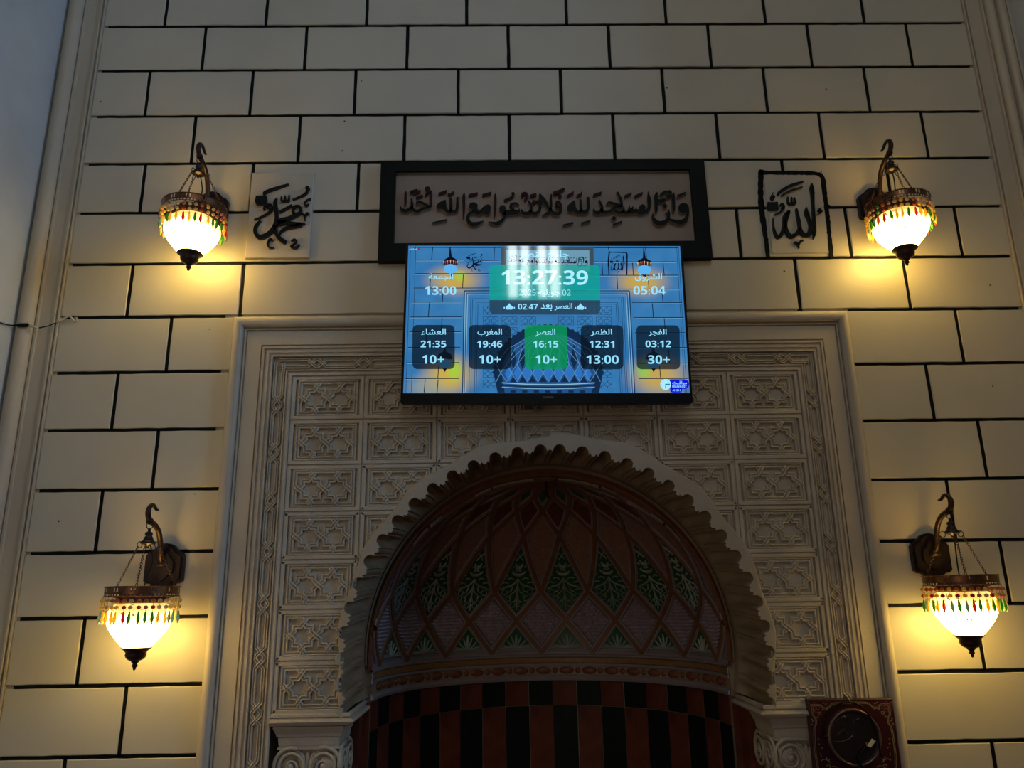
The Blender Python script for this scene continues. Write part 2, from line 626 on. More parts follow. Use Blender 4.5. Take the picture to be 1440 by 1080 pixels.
base_tile = None
for j in range(7):
    for i in range(-3, 4):
        cx, cz = -.006 + TX * i, TT - TZ * (j + .5)
        cn = [keep(cx + a * TX / 2, cz + c * TZ / 2, -.004) for a in (-1, 1) for c in (-1, 1)] + [keep(cx, cz + c * TZ / 2, -.004) for c in (-1, 1)]
        if all(cn):
            if base_tile is None:
                base_tile = tile_mesh(cx, cz, False).build('relief_tile', M_RELIEF, mihrab, loc=(cx, 0, cz))
            else:
                link('relief_tile', base_tile.data, mihrab, (cx, 0, cz))
        elif any(cn):
            t = tile_mesh(cx, cz, True)
            if t:
                t.build('relief_tile', M_RELIEF, mihrab, loc=(cx, 0, cz))

RSC = .20 / .218


def frame_sweep(name, prof, m=M_PLASTER, z0=0.0, parent=mihrab, sm=40):
    mb = MB()
    n = len(prof)
    v = []
    for st in range(4):
        for d, y in prof:
            xl, xr, zt = TL - d, TR + d * RSC, TT + d
            v.append([(xl, y, z0), (xl, y, zt), (xr, y, zt), (xr, y, z0)][st])
    f = []
    for st in range(3):
        for i in range(n - 1):
            a = st * n + i
            f.append((a, a + 1, a + 1 + n, a + n))
    mb.add(v, f)
    o = mb.build(name, m, parent)
    smooth_angle(o, sm)
    return o


frame_sweep('inner_moulding', [(0, -.001), (.003, -.0075), (.011, -.0075), (.013, -.001), (.0175, -.001), (.0185, -.008), (.0225, -.008), (.0235, .0075)], M_RELIEF)
frame_sweep('braid_ground', [(.0235, .0075), (.0705, .0075)], M_RELIEF)
frame_sweep('outer_moulding', [(.0705, .0075), (.0715, -.008), (.0765, -.008), (.078, -.001), (.084, -.003), (.0855, -.0075), (.094, -.0075), (.096, 0), (.101, 0),
                               (.1025, -.007), (.109, -.007), (.1105, .004), (.1155, .004), (.1160, -.003)], M_RELIEF)
frame_sweep('flat_band', [(.116, -.003), (.1655, -.003)])
frame_sweep('roll_moulding', [(.1655, -.003), (.166, .002), (.1695, .002), (.1705, -.008), (.1745, -.008), (.1755, -.002), (.179, -.002)]
            + [(.1985 + .0195 * math.cos(math.radians(180 - a)), -.008 - .022 * math.sin(math.radians(a))) for a in range(0, 181, 20)] + [(.218, .012)])

# braided strap running round the border
HB = .0064
SPB = [(-HB, 0), (-HB * .90, .0100), (-HB * .6, .0118), (-HB * .36, .0110), (-HB * .16, .0060), (HB * .16, .0060), (HB * .36, .0110), (HB * .6, .0118), (HB * .90, .0100), (HB, 0)]


def braid(t0, t1, knots, to3):
    mb = MB()
    hi, lo = .0605, .0335
    for s in (0, 1):
        a, c = (hi, lo) if s == 0 else (lo, hi)
        p = [(t0, a)]
        over = []
        for k in knots:
            for dk in (-.0185, .0185):
                if a == hi: over.append(len(p))
                p += [(k + dk - .0145, a), (k + dk + .0145, c)]
                a, c = c, a
        p.append((t1, a))
        strap(mb, p, SPB, to3, over, lift=.003)
    return mb


kn = [-.805 + .1635 * i for i in range(11)]
o = braid(TL - .047, TR + .045, kn, lambda t, d, h: (t, .0075 - h, TT + d)).build('braided_border', M_RELIEF, mihrab)
kz = [2.195 - .1645 * i for i in range(13)]
zs = [.0] + sorted(kz)
o = braid(0.02, TT + .047, sorted(kz), lambda t, d, h: (TL - d, .0075 - h, t)).build('braided_border', M_RELIEF, mihrab)
o = braid(0.02, TT + .047, sorted(kz), lambda t, d, h: (TR + d * RSC, .0075 - h, t)).build('braided_border', M_RELIEF, mihrab)

# ---- scalloped arch
THM = 103.0
PER = 6.6


def scal(th):
    """radius of the fluted arch at angle th (degrees from the crown)"""
    a = abs(th)
    u = ((a - 2.75) / PER + .5) % 1.0 if a > 0 else .08
    if a < 2.75 - .5 * PER + PER * .0:
        pass
    d = (u - .5)
    base = .671
    if th < 0: d = d
    if abs(d) < .27:
        return base + .025 * math.sqrt(max(0, 1 - (d / .27) ** 2)) ** .8
    if .27 <= d < .33: return base - .001
    if .33 <= d < .41: return base + .004
    if .41 <= d: return base - .003
    if d < -.42: return base - .003
    if d < -.34: return base + .005
    return base + .000


NTH = int(2 * THM / PER) * 18
ths = [-THM + 2 * THM * i / NTH for i in range(NTH + 1)]
ys = [-.010, .04, .10, .16, .20, .225, .245, .262, .275, .30]


def soffit_pt(th, y):
    t = min(1, max(0, (y - .19) / .085))
    t = t * t * (3 - 2 * t)
    rr = scal(th) * (1 - t) + .656 * t
    g = max(0, y) / .30
    rr = rr - .004 * g * (1 - t)
    zc = ZC + .018 * g
    a = math.radians(th)
    return (rr * math.sin(a), y, zc + rr * math.cos(a))


mb = MB()
v = [soffit_pt(th, y) for y in ys for th in ths]
n = NTH + 1
mb.add(v, [(j * n + i, j * n + i + 1, (j + 1) * n + i + 1, (j + 1) * n + i) for j in range(len(ys) - 1) for i in range(NTH)])
o = mb.build('fluted_arch', M_SOFFIT, mihrab)
smooth_angle(o, 50)
mb = MB()
v, f = [], []
for th in ths:
    a = math.radians(th)
    r0, r1 = scal(th), ring_r(th)
    for r, y in ((r0, -.010), (r0 + (r1 - r0) * .5, -.0105), (r1 - .004, -.009), (r1 + .001, -.002), (r1 + .001, .004)):
        v.append((r * math.sin(a), y, ZC + r * math.cos(a)))
for i in range(NTH):
    for k in range(4):
        a = i * 5 + k
        f.append((a, a + 5, a + 6, a + 1))
mb.add(v, f)
mb.build('arch_band', mat('arch_band_plaster', (.37, .315, .24), .45, .05, 5, .15, 60, coord='World'), mihrab)

# ---- impost moulding under the tiles, returning into the niche
for s in (-1, 1):
    xe = TL if s < 0 else TR
    prof = [(-.002, ZI + .004), (-.010, ZI - .001), (-.010, ZI - .007), (-.004, ZI - .010), (-.006, ZI - .012), (-.019, ZI - .015), (-.023, ZI - .021), (-.019, ZI - .027), (-.004, ZI - .029), (-.0035, ZI - .034), (.05, ZI - .034)]
    mb = MB()
    v = []
    k = len(prof)
    for d, z in prof:
        xi = s * (.648 + d * .5) if d < .02 else s * .67
        v += [(xe, d, z), (s * .640 + s * (.012 + d), d, z), (s * (.640 + .012 + d), .30, z + .0)]
    f = []
    for i in range(k - 1):
        for q in range(2):
            a = 3 * i + q
            f.append((a, a + 1, a + 4, a + 3))
    mb.add(v, f)
    mb.build('impost_moulding', M_RELIEF, mihrab)

# ---- recesses that hold the columns
for s in (-1, 1):
    x0, x1 = s * .655, s * .905
    if s > 0: x1 = .893
    mb = MB()
    zt = ZI - .034
    a, c = min(x0, x1), max(x0, x1)
    mb.add([(a, .24, 0), (c, .24, 0), (c, .24, zt), (a, .24, zt), (x1, 0, 0), (x1, .24, 0), (x1, .24, zt), (x1, 0, zt), (a, 0, zt), (c, 0, zt)],
           [(0, 1, 2, 3), (4, 5, 6, 7), (8, 9, 2, 3)])
    mb.build('column_recess', M_PLASTER, mihrab)

# ------------------------------------------------------------------ columns with scrolled capitals


def scroll(cx, cz, s, r0=.046):
    pts = []
    for i in range(44):
        t = i / 43
        a = math.radians(90 + s * (20 - 800 * t))
        r = r0 * (1 - t) ** .72 + .008
        pts.append((cx + r * math.cos(a), cz + r * math.sin(a), .0125 * (1 - .45 * t)))
    return pts


def column(name, sx, label):
    t = thing(name, label, 'column', (sx * .772, .11, 0), 'carved columns beside the niche')
    H = .093
    mb = MB()
    zt = ZI - .036
    lv = [(H + .016, zt), (H + .016, zt - .006), (H + .008, zt - .022), (H + .006, zt - .030), (H + .002, zt - .032), (H, zt - .054), (H - .002, zt - .060), (H + .003, zt - .062), (H + .003, zt - .067), (H - .010, zt - .070)]
    v = []
    for h, z in lv:
        v += [(-h, -h, z), (h, -h, z), (h, h, z), (-h, h, z)]
    f = [(0, 1, 2, 3)]
    for i in range(len(lv) - 1):
        for q in range(4):
            a, c = 4 * i + q, 4 * i + (q + 1) % 4
            f.append((a, a + 4, c + 4, c))
    mb.add(v, f)
    mb.build('abacus', M_RELIEF, t)
    # bell of the capital
    zb = zt - .068
    mb = MB()
    prof = [(H - .006, zb), (H - .016, zb - .03), (H - .030, zb - .08), (H - .036, zb - .14), (H - .030, zb - .150), (H - .030, zb - .162), (H - .038, zb - .168)]
    v = []
    N = 32
    for i, (h, z) in enumerate(prof):
        k = i / (len(prof) - 1)
        for q in range(N):
            a = 2 * PI * (q + .5) / N
            ca, sa = math.cos(a), math.sin(a)
            sq = h / max(abs(ca), abs(sa))
            rr = sq * (1 - min(1, k * 2)) + h * min(1, k * 2)
            v.append((rr * ca, rr * sa, z))
    mb.add(v, [(i * N + q, i * N + (q + 1) % N, (i + 1) * N + (q + 1) % N, (i + 1) * N + q) for i in range(len(prof) - 1) for q in range(N)])
    mb.build('bell', M_RELIEF, t, smooth=True)
    # volutes on each visible side
    for side in range(3):
        mb = MB()
        for s in (-1, 1):
            pts = scroll(s * .052, zb - .047, s)
            prs = catmull(pts, .006)
            path = [(p[0], 0, p[1]) for p in prs]
            mb.tube([(p[0], -H - .004 + .004 * (i / len(prs)) - .012 * (i / len(prs)), p[1]) for i, p in enumerate(prs)], [p[2] * .5 for p in prs], 8)
            mb.lathe([(1e-4, -.012), (.008, -.011), (.0125, -.006), (.0125, .01)], (0, 0, 0), 14)
            k = len(mb.v) - 56
            for q in range(k, len(mb.v)):
                x, y, z = mb.v[q]
                mb.v[q] = (s * .052 + x, -H + z - .003, zb - .047 + y)
            # backing disc so the scroll is solid
            dn = 22
            poly = [(s * .052 + .050 * math.cos(2 * PI * q / dn), zb - .047 + .050 * math.sin(2 * PI * q / dn)) for q in range(dn)]
            mb.prism(poly, -H + .004, -H + .05)
            # stalk sweeping from the foot of the leaf to the volute
            for off in (0, .013):
                st = catmull([(s * (.004 + off * .3), zb - .105), (s * (.016 + off * .5), zb - .070), (s * (.030 + off * .4), zb - .030 + off * .3), (s * .060, zb - .002 - off * .2)], .008)
                mb.tube([(p[0], -H + .004, p[1]) for p in st], .0042, 6)
        # leaf between the volutes
        for a in (-.028, -.014, 0, .014, .028):
            mb.tube([(0, -H + .006, zb - .10), (a * .55, -H + .000, zb - .05), (a, -H - .002, zb - .018), (a * 1.45, -H - .006, zb - .010)], [.006, .007, .006, .003], 7)
        for a in (-.02, 0.02):
            mb.tube([(0, -H + .02, zb - .155), (a, -H + .010, zb - .12), (a * 1.8, -H + .0, zb - .108), (a * 2.3, -H + .006, zb - .118)], [.007, .008, .007, .003], 7)
        ang = (0, -PI / 2 * sx * -1, PI / 2 * sx * -1)[side]
        if side == 2:
            continue
        R = Matrix.Rotation((0, PI / 2 * (-1 if sx > 0 else 1))[side], 3, 'Z')
        mb.v = [tuple(R @ Vector(p)) for p in mb.v]
        o = mb.build('volutes', M_RELIEF, t)
        smooth_angle(o, 50)
    mb = MB()
    mb.lathe([(.058, zb - .166), (.052, zb - .18), (.056, .14), (.07, .12), (.075, .09), (.06, .08), (.09, .05), (.09, 0)], n=28)
    mb.build('shaft', M_RELIEF, t, smooth=True)
    return t


column('carved_column', -1, 'cream plaster column with scrolled capital at the left foot of the arch')
column('carved_column', 1, 'cream plaster column with scrolled capital at the right foot of the arch')

# ------------------------------------------------------------------ the niche
niche = thing('prayer_niche', 'deep half-round prayer niche with ribbed painted half dome and striped tiles', 'niche', (0, .30, 0))
RN = .635
ZD = 1.34
S0 = 1.314


def dome(az, s, off=0.0):
    """point of the niche surface, relative to the niche axis; az in degrees, s height measured along the surface"""
    a = math.radians(az)
    if s < ZD - S0:
        return Vector(((RN - off) * math.sin(a), (RN - off) * math.cos(a), S0 + s))
    e = (s - (ZD - S0)) / RN
    r = (RN - off)
    return Vector((r * math.cos(e) * math.sin(a), r * math.cos(e) * math.cos(a), ZD + r * math.sin(e)))


def s_of_z(z):
    return z - S0 if z < ZD else (ZD - S0) + RN * math.asin(min(1, (z - ZD) / RN))


SR = [0, s_of_z(1.448), s_of_z(1.567), s_of_z(1.800), s_of_z(1.893), s_of_z(1.942), s_of_z(1.975)]
mb = MB()
NA, NS = 48, 24
v = [dome(-90 + 180 * i / NA, -.02 + (SR[6] + .02) * j / NS, -.004) for j in range(NS + 1) for i in range(NA + 1)]
mb.add(v, [(j * (NA + 1) + i, j * (NA + 1) + i + 1, (j + 1) * (NA + 1) + i + 1, (j + 1) * (NA + 1) + i) for j in range(NS) for i in range(NA)])
mb.build('half_dome', M_LILAC, niche, smooth=True)


def surf_strip(mb, azs, prof, mi=0, step=.02):
    """moulded strip on the dome; azs is a list of (az, s)"""
    pts = []
    for i in range(len(azs) - 1):
        (a0, s0), (a1, s1) = azs[i], azs[i + 1]
        L = (dome(a0, s0) - dome(a1, s1)).length
        n = max(1, int(L / step))
        pts += [(a0 + (a1 - a0) * k / n, s0 + (s1 - s0) * k / n) for k in range(n)]
    pts.append(azs[-1])
    P = [dome(*p) for p in pts]
    v = []
    k = len(prof)
    for i, p in enumerate(P):
        t = (P[min(i + 1, len(P) - 1)] - P[max(i - 1, 0)]).normalized()
        nrm = (dome(*pts[i], .01) - p).normalized()
        side = nrm.cross(t).normalized()
        for off, h in prof:
            v.append(p + side * off + nrm * h)
    f = [(i * k + j, i * k + j + 1, (i + 1) * k + j + 1, (i + 1) * k + j) for i in range(len(P) - 1) for j in range(k - 1)]
    mb.add(v, f, mi)


RIBL = [(-.019, 0), (-.016, .006), (.016, .006), (.019, 0)]
RIBB = [(-.0085, .006), (-.007, .0105), (.007, .0105), (.0085, .006)]
for d in (1, -1):
    for k in range(-13, 14):
        a0 = 20 * k
        pts = [(a0 + d * 10 * i, SR[i]) for i in range(7)]
        pts = [p for p in pts if abs(p[0]) <= 90.1]
        if len(pts) < 2:
            continue
        mb = MB()
        surf_strip(mb, pts, RIBL, 0)
        surf_strip(mb, pts, RIBB, 1)
        mb.build('rib', [M_LILAC, M_BROWN], niche)


def patch(corners, n, height, shrink, off):
    """diamond or triangle panel over 4 corners (bottom, right, top, left) given in (az, s)"""
    c = np.mean(np.array(corners, float), axis=0)
    K = [c + (np.array(q, float) - c) * shrink for q in corners]
    v = []
    for j in range(n + 1):
        for i in range(n + 1):
            u, w = i / n, j / n
            p = K[0] * (1 - u) * (1 - w) + K[1] * u * (1 - w) + K[2] * u * w + K[3] * (1 - u) * w
            v.append(dome(p[0], p[1], off + height(i, j)))
    return v, [(j * (n + 1) + i, j * (n + 1) + i + 1, (j + 1) * (n + 1) + i + 1, (j + 1) * (n + 1) + i) for j in range(n) for i in range(n)]


def foliage(mb, strokes, az0, s0, s1, wid, mi):
    for st in strokes:
        for sg in (1, -1):
            if sg == -1 and all(abs(p[0]) < 1e-6 for p in st):
                continue
            P = catmull(st, .09)
            k = len(P)
            v = []
            for i, p in enumerate(P):
                t = P[min(i + 1, k - 1)] - P[max(i - 1, 0)]
                tx, ts = t[0] * wid / 57.3 * RN, t[1] * (s1 - s0)
                L = math.hypot(tx, ts) or 1
                nx, ns = -ts / L, tx / L
                w = p[2]
                for o_, h in ((-w, .001), (0, .006), (w, .001)):
                    az = az0 + sg * p[0] * wid + sg * nx * o_ / RN * 57.3
                    v.append(dome(az, s0 + p[1] * (s1 - s0) + ns * o_, h))
            mb.add(v, [(3 * i + j, 3 * i + j + 1, 3 * i + j + 4, 3 * i + j + 3) for i in range(k - 1) for j in range(2)], mi)


def circ(cx, cy, rx, ry, w=.0022):
    return [(cx + rx * math.cos(a * PI / 5), cy + ry * math.sin(a * PI / 5), w) for a in range(11)]


W = .0033
LEAF = [
    [(0, .05, W), (0, .25, W * 1.2), (0, .48, W * 1.3)],
    [(0, .48, W), (.18, .41, W * 1.3), (.45, .37, W * 1.3), (.75, .35, W * 1.2), (.95, .32, W)],
    [(0, .38, W), (.16, .29, W), (.34, .26, W), (.42, .20, W)],
    [(.28, .37, W), (.36, .30, W), (.52, .29, W)],
    [(0, .24, W), (.12, .16, W), (.24, .17, W)],
    circ(.72, .285, .15, .038), circ(.48, .200, .15, .036), circ(.24, .118, .14, .036),
    [(.22, .46, W * .8), (.40, .485, W), (.60, .47, W)],
    [(.55, .41, W), (.78, .425, W), (.98, .40, W)],
    [(.62, .53, W), (.80, .505, W)],
    [(0, .525, W * 2.2), (.22, .535, W * 2), (.42, .58, W)],
    [(0, .62, W * 2.4), (.14, .645, W * 2.4), (.22, .70, W)],
    [(0, .62, W), (0, .67, W)],
    [(.03, .58, W), (.10, .60, W), (.16, .585, W)],
    [(.30, .64, W), (.44, .66, W)],
    [(0, .80, W), (.13, .84, W), (.20, .86, W)],
    [(0, .80, W), (.12, .775, W), (.20, .74, W)],
]
PALM = [
    [(0, .02, W), (0, .35, W * 1.8), (0, .62, W * .6)],
    [(.06, .04, W), (.17, .32, W * 1.2), (.24, .50, W * .6)],
    [(.12, .03, W), (.36, .20, W * 1.2), (.44, .33, W * .6)],
    [(.20, .02, W), (.52, .07, W * 1.2), (.74, .12, W * .6)],
    [(.0, -.02, W * 1.5), (.4, .0, W * 1.5), (.82, -.02, W)],
]
flat = lambda i, j: 0.0


def leafmask(i, j):
    return 0.0


def panel(name, corners, mats, n, h, shrink, off, azs, deco=None):
    mb = MB()
    v, f = patch(corners, n, h, shrink, off)
    mb.add(v, f, 0)
    if deco:
        foliage(mb, *deco, 1)
    first = None
    for a in azs:
        if first is None:
            first = mb.build(name, mats, niche)
            first.rotation_euler = (0, 0, -math.radians(a))
            first.location = (0, 0, 0)
        else:
            o = link(name, first.data, niche)
            o.rotation_euler = (0, 0, -math.radians(a))


AZ10 = [-80 + 20 * i for i in range(9)]         # odd multiples of ten... centred between ribs
AZ_T = [-70 + 20 * i for i in range(8)]
AZ_D = [-80 + 20 * i for i in range(9)]
tri = [(0, -.004), (10, .0), (0, SR[1]), (-10, .0)]
panel('leaf_triangle_panel', [(-8.2, .020), (8.2, .020), (0.01, SR[1] - .028), (-.01, SR[1] - .028)], [M_GREEN, M_CREAMLINE], 6, flat, 1.0, .001, AZ_T,
      (PALM, 0, .022, SR[1] - .02, 8.2))
panel('star_diamond_panel', [(0, SR[0]), (10, SR[1]), (0, SR[2]), (-10, SR[1])], [M_LILAC2], 28, lambda i, j: (.008 if (i % 4 < 2) ^ (j % 4 < 2) else 0) + (.003 if i % 4 == 1 and j % 2 else 0), .74, .000, [-80 + 20 * i for i in range(9)])
panel('leaf_diamond_panel', [(0, SR[1]), (10, SR[2]), (0, SR[3]), (-10, SR[2])], [M_GREEN, M_CREAMLINE], 10, flat, .80, .001, AZ_T,
      (LEAF, 0, SR[1] + .03, SR[3] - .05, 7.6))
panel('stippled_panel', [(0, SR[2]), (10, SR[3]), (0, SR[4]), (-10, SR[3])], [M_STIPPLE], 10, flat, .86, .001, AZ_D)
panel('red_diamond_panel', [(0, SR[3]), (10, SR[4]), (0, SR[5]), (-10, SR[4])], [M_DARKRED], 6, flat, .72, .003, AZ_T)
panel('green_diamond_panel', [(0, SR[4]), (10, SR[5]), (0, SR[6]), (-10, SR[5])], [M_GREEN], 5, flat, .58, .004, AZ_D)
mb = MB()
mb.lathe([(.05, 1.972), (.045, 1.966), (.02, 1.958), (.004, 1.956)], n=16)
mb.tube([(0, -.02, 1.965), (0, -.02, 1.93), (.006, -.026, 1.905), (.010, -.030, 1.893)], .0045, 7, 1)
mb.build('dome_hook', [M_BROWN, M_BRONZE], niche, smooth=True)

# mouldings where the half dome meets the arch
mb = MB()
N = 72
for (r0, c0, r1, c1, y0, y1, mi) in ((.657, 1.368, .652, 1.366, -.004, -.012, 0), (.652, 1.366, .648, 1.362, -.012, .002, 0),
                                     (.648, 1.362, .645, 1.357, .002, .001, 1), (.645, 1.357, .641, 1.352, .001, -.008, 2),
                                     (.641, 1.352, .636, 1.345, -.008, .004, 2), (.636, 1.345, .630, 1.340, .004, .008, 1)):
    v = []
    for i in range(N + 1):
        a = math.radians(-94 + 188 * i / N)
        v += [(r0 * math.sin(a), y0, c0 + r0 * math.cos(a)), (r1 * math.sin(a), y1, c1 + r1 * math.cos(a))]
    mb.add(v, [(2 * i, 2 * i + 2, 2 * i + 3, 2 * i + 1) for i in range(N)], mi)
mb.build('arch_edge_moulding', [M_SOFFIT, M_DARKRED, M_BROWN], niche)


mb = MB()
v = []
for i in range(N + 1):
    a = math.radians(-96 + 192 * i / N)
    v += [(.632 * math.sin(a), .009, 1.341 + .632 * math.cos(a)), (.80 * math.sin(a), .009, 1.341 + .80 * math.cos(a))]
mb.add(v, [(2 * i, 2 * i + 2, 2 * i + 3, 2 * i + 1) for i in range(N)])
for s_ in (-1, 1):
    mb.box(min(s_ * .634, s_ * .80), max(s_ * .634, s_ * .80), .0085, .02, 0, 1.36)
mb.build('arch_backing', M_SOFFIT, niche)


def ring_band(name, prof, m, parent=niche, smooth=True):
    """horizontal moulding round the niche: profile (inward offset, z)"""
    mb = MB()
    N = 60
    k = len(prof)
    v = []
    for i in range(N + 1):
        a = math.radians(-90 + 180 * i / N)
        for off, z in prof:
            v.append(((RN - off) * math.sin(a), (RN - off) * math.cos(a), z))
    mb.add(v, [(i * k + j, i * k + j + 1, (i + 1) * k + j + 1, (i + 1) * k + j) for i in range(N) for j in range(k - 1)])
    o = mb.build(name, m, parent)
    smooth_angle(o, 35)
    return o


ring_band('ledge_moulding', [(.004, 1.200), (.012, 1.202), (.014, 1.212), (.009, 1.222), (.004, 1.224)], M_LILAC)
ring_band('bead_ground', [(.004, 1.224), (.003, 1.258)], M_SOFFIT)
ring_band('fillet_moulding', [(.003, 1.258), (.010, 1.260), (.010, 1.269), (.005, 1.271)], M_LILAC)
ring_band('ochre_band', [(.005, 1.271), (.010, 1.273), (.011, 1.292), (.006, 1.295)], M_GOLD)
ring_band('upper_fillet', [(.006, 1.295), (.012, 1.297), (.012, 1.303), (.004, 1.308), (.004, 1.318), (0, 1.32)], M_LILAC)
bead = MB()
bead.ball((0, RN - .004, 1.241), .015, 10)
bead.v = [(x * 2.15, RN - .004 + (y - RN + .004) * .55, z) for x, y, z in bead.v]
bead_s = MB()
bead_s.ball((0, RN - .004, 1.241), .0125, 8)
bead_s.v = [(x * .95, RN - .004 + (y - RN + .004) * .6, z) for x, y, z in bead_s.v]
b1 = b2 = None
for i in range(-10, 11):
    a = 8.9 * i + .5
    if abs(a) > 88: continue
    if b1 is None:
        b1 = bead.build('oval_bead', M_OVAL, niche, smooth=True); o = b1
    else:
        o = link('oval_bead', b1.data, niche)
    o.rotation_euler = (0, 0, -math.radians(a))
    a += 4.45
    if abs(a) > 88: continue
    if b2 is None:
        b2 = bead_s.build('round_bead', M_OVAL, niche, smooth=True); o = b2
    else:
        o = link('round_bead', b2.data, niche)
    o.rotation_euler = (0, 0, -math.radians(a))

# glazed tiles of the cylinder: one course of squares over tall strips, red and black in turn
ring_band('grout_bed', [(.0, 0.0), (.0, 1.201)], M_GROUT)
STEP = 9.25


def tile(hw, z0, z1, m):
    mb = MB()
    b_ = .0018
    yb, yf = RN, RN - .006
    mb.add([(-hw, yb, z0), (hw, yb, z0), (hw, yb, z1), (-hw, yb, z1),
            (-hw, yf + b_, z0), (hw, yf + b_, z0), (hw, yf + b_, z1), (-hw, yf + b_, z1),
            (-hw + b_, yf, z0 + b_), (hw - b_, yf, z0 + b_), (hw - b_, yf, z1 - b_), (-hw + b_, yf, z1 - b_)],
           [(0, 1, 5, 4), (1, 2, 6, 5), (2, 3, 7, 6), (3, 0, 4, 7), (4, 5, 9, 8), (5, 6, 10, 9), (6, 7, 11, 10), (7, 4, 8, 11), (8, 9, 10, 11)])
    return mb


hw = (RN - .004) * math.tan(math.radians(STEP / 2)) - .0011
meshes = {}
for row, (z0, z1) in enumerate(((1.102, 1.1985), (.36, 1.0995))):
    for k in range(-9, 10):
        a = -.7 + STEP * k
        if abs(a) > 86.5: continue
        red = (k + row) % 2 != 0
        key = (row, red)
        if key not in meshes:
            o = tile(hw, z0, z1, None).build('tile', M_TRED if red else M_TBLK, niche)
            meshes[key] = o.data
        else:
            o = link('tile', meshes[key], niche)
        o.rotation_euler = (0, 0, -math.radians(a) + rnd.uniform(-.002, .002))
mb = MB(); mb.lathe([(RN - .004, 0), (RN - .004, .355)], n=60)
mb.build('plinth', M_TRED, niche)
# jambs in front of the cylinder
for s in (-1, 1):
    mb = MB()
    x0, x1 = s * .655, s * .635
    mb.box(min(x0, s * .70), max(x0, s * .70), -.077, -.001, 0, 1.172, 0)
    mb.box(min(x0, s * .633), max(x0, s * .633), -.004, .004, 0, 1.2, 0)
    mb.build('jamb_tile', M_TRED, niche)

# ------------------------------------------------------------------ inscription board
YB = -.012
board = thing('inscription_board', 'long brown inscription board with raised dark letters in a black frame above the screen', 'sign', (0, 0, 0))
mb = MB()
mb.box(-.552, .556, YB, .01, 2.76, 3.085)
mb.build('panel', M_BOARD, board)
mb = MB()
fx0, fx1, fz0, fz1 = -.602, .608, 2.719, 3.121
ix0, ix1, iz0, iz1 = -.546, .552, 2.787, 3.079
mb.prism([(fx0, fz0), (fx1, fz0), (ix1, iz0), (ix0, iz0)], -.030, .008, back=False)
mb.prism([(fx1, fz0), (fx1, fz1), (ix1, iz1), (ix1, iz0)], -.030, .008)
mb.prism([(fx1, fz1), (fx0, fz1), (ix0, iz1), (ix1, iz1)], -.030, .008)
mb.prism([(fx0, fz1), (fx0, fz0), (ix0, iz0), (ix0, iz1)], -.030, .008)
mb.build('frame', M_BOARDBLACK, board)
mb = MB()
mb.prism([(ix0, iz0), (ix1, iz0), (ix1 - .004, iz0 + .004), (ix0 + .004, iz0 + .004)], -.019, YB)
mb.prism([(ix1, iz1), (ix0, iz1), (ix0 + .004, iz1 - .004), (ix1 - .004, iz1 - .004)], -.019, YB)
mb.build('inner_lip', M_BOARD, board)

YL = YB - .013


def crop(ox, oy, sc, y):
    return lambda u, v: on_plane(ox + u / sc, oy + v / sc, y)


import collections
PEN, FILL = collections.defaultdict(list), collections.defaultdict(list)


def word(name, parent, cr, strokes, polys=(), y=YL, yb=YB + .001, mats=None, maroon=False, step=9):
    mb = MB()
    for st in strokes:
        stroke(mb, st, cr, y, yb, step)
        PEN[parent.name].append([(cr(*a), cr(*b_)) for a, b_ in ribbon(st, 18)])
    for po in polys:
        FILL[parent.name].append([cr(*p) for p in po])
    for po in polys:
        q = [cr(*p) for p in po]
        ar = sum(q[i - 1][0] * q[i][1] - q[i][0] * q[i - 1][1] for i in range(len(q)))
        if ar < 0: q = q[::-1]
        mb.prism(q, y - .0001, yb, 0, 1)
    return mb.build(name, mats or ([M_LETTER_R, M_LSIDE_R] if maroon else [M_LETTER, M_LSIDE]), parent)


def blob(cx, cy, rx, ry=None, n=16, rot=0):
    ry = ry or rx
    return [(cx + rx * math.cos(2 * PI * i / n) * math.cos(rot) - ry * math.sin(2 * PI * i / n) * math.sin(rot), cy + rx * math.cos(2 * PI * i / n) * math.sin(rot) + ry * math.sin(2 * PI * i / n) * math.cos(rot)) for i in range(n)]


def dia(cx, cy, r):
    return [(cx - r, cy), (cx, cy + r), (cx + r, cy), (cx, cy - r)]


def bar(x0, y0, x1, y1, h):      # a slanting vowel bar: upright ends
    return [(x0, y0), (x0 - h * .12, y0 + h), (x1 - h * .15, y1 + h), (x1, y1)]


cA = crop(555, 255, 13.5, YL)
cB = crop(635, 255, 13.5, YL)
cC = crop(715, 255, 13.5, YL)
cD = crop(795, 255, 13.5, YL)
cE = crop(885, 255, 13.5, YL)
word('lettering', board, cA, [
    [(105, 465, 10), (128, 530, 55), (200, 558, 68), (270, 535, 66), (325, 480, 60), (328, 410, 52), (312, 310, 18)],
    [(320, 480, 55), (360, 545, 62), (430, 565, 66), (500, 540, 60), (570, 505, 44), (640, 500, 40), (690, 478, 14)],
    [(410, 445, 26), (430, 400, 50), (480, 395, 56), (560, 430, 54), (640, 470, 46), (690, 480, 14)]])
word('lettering', board, cA, [[(212, 176, 12), (206, 240, 42), (200, 360, 36), (185, 480, 8)], [(682, 180, 44), (682, 300, 48), (680, 460, 46)],
                              [(600, 140, 60), (640, 125, 50), (650, 165, 50), (610, 215, 30), (575, 265, 18)]],
     [blob(622, 132, 50, 38), bar(288, 178, 428, 138, 42), bar(345, 215, 488, 160, 42), bar(408, 290, 532, 250, 38)], maroon=True)
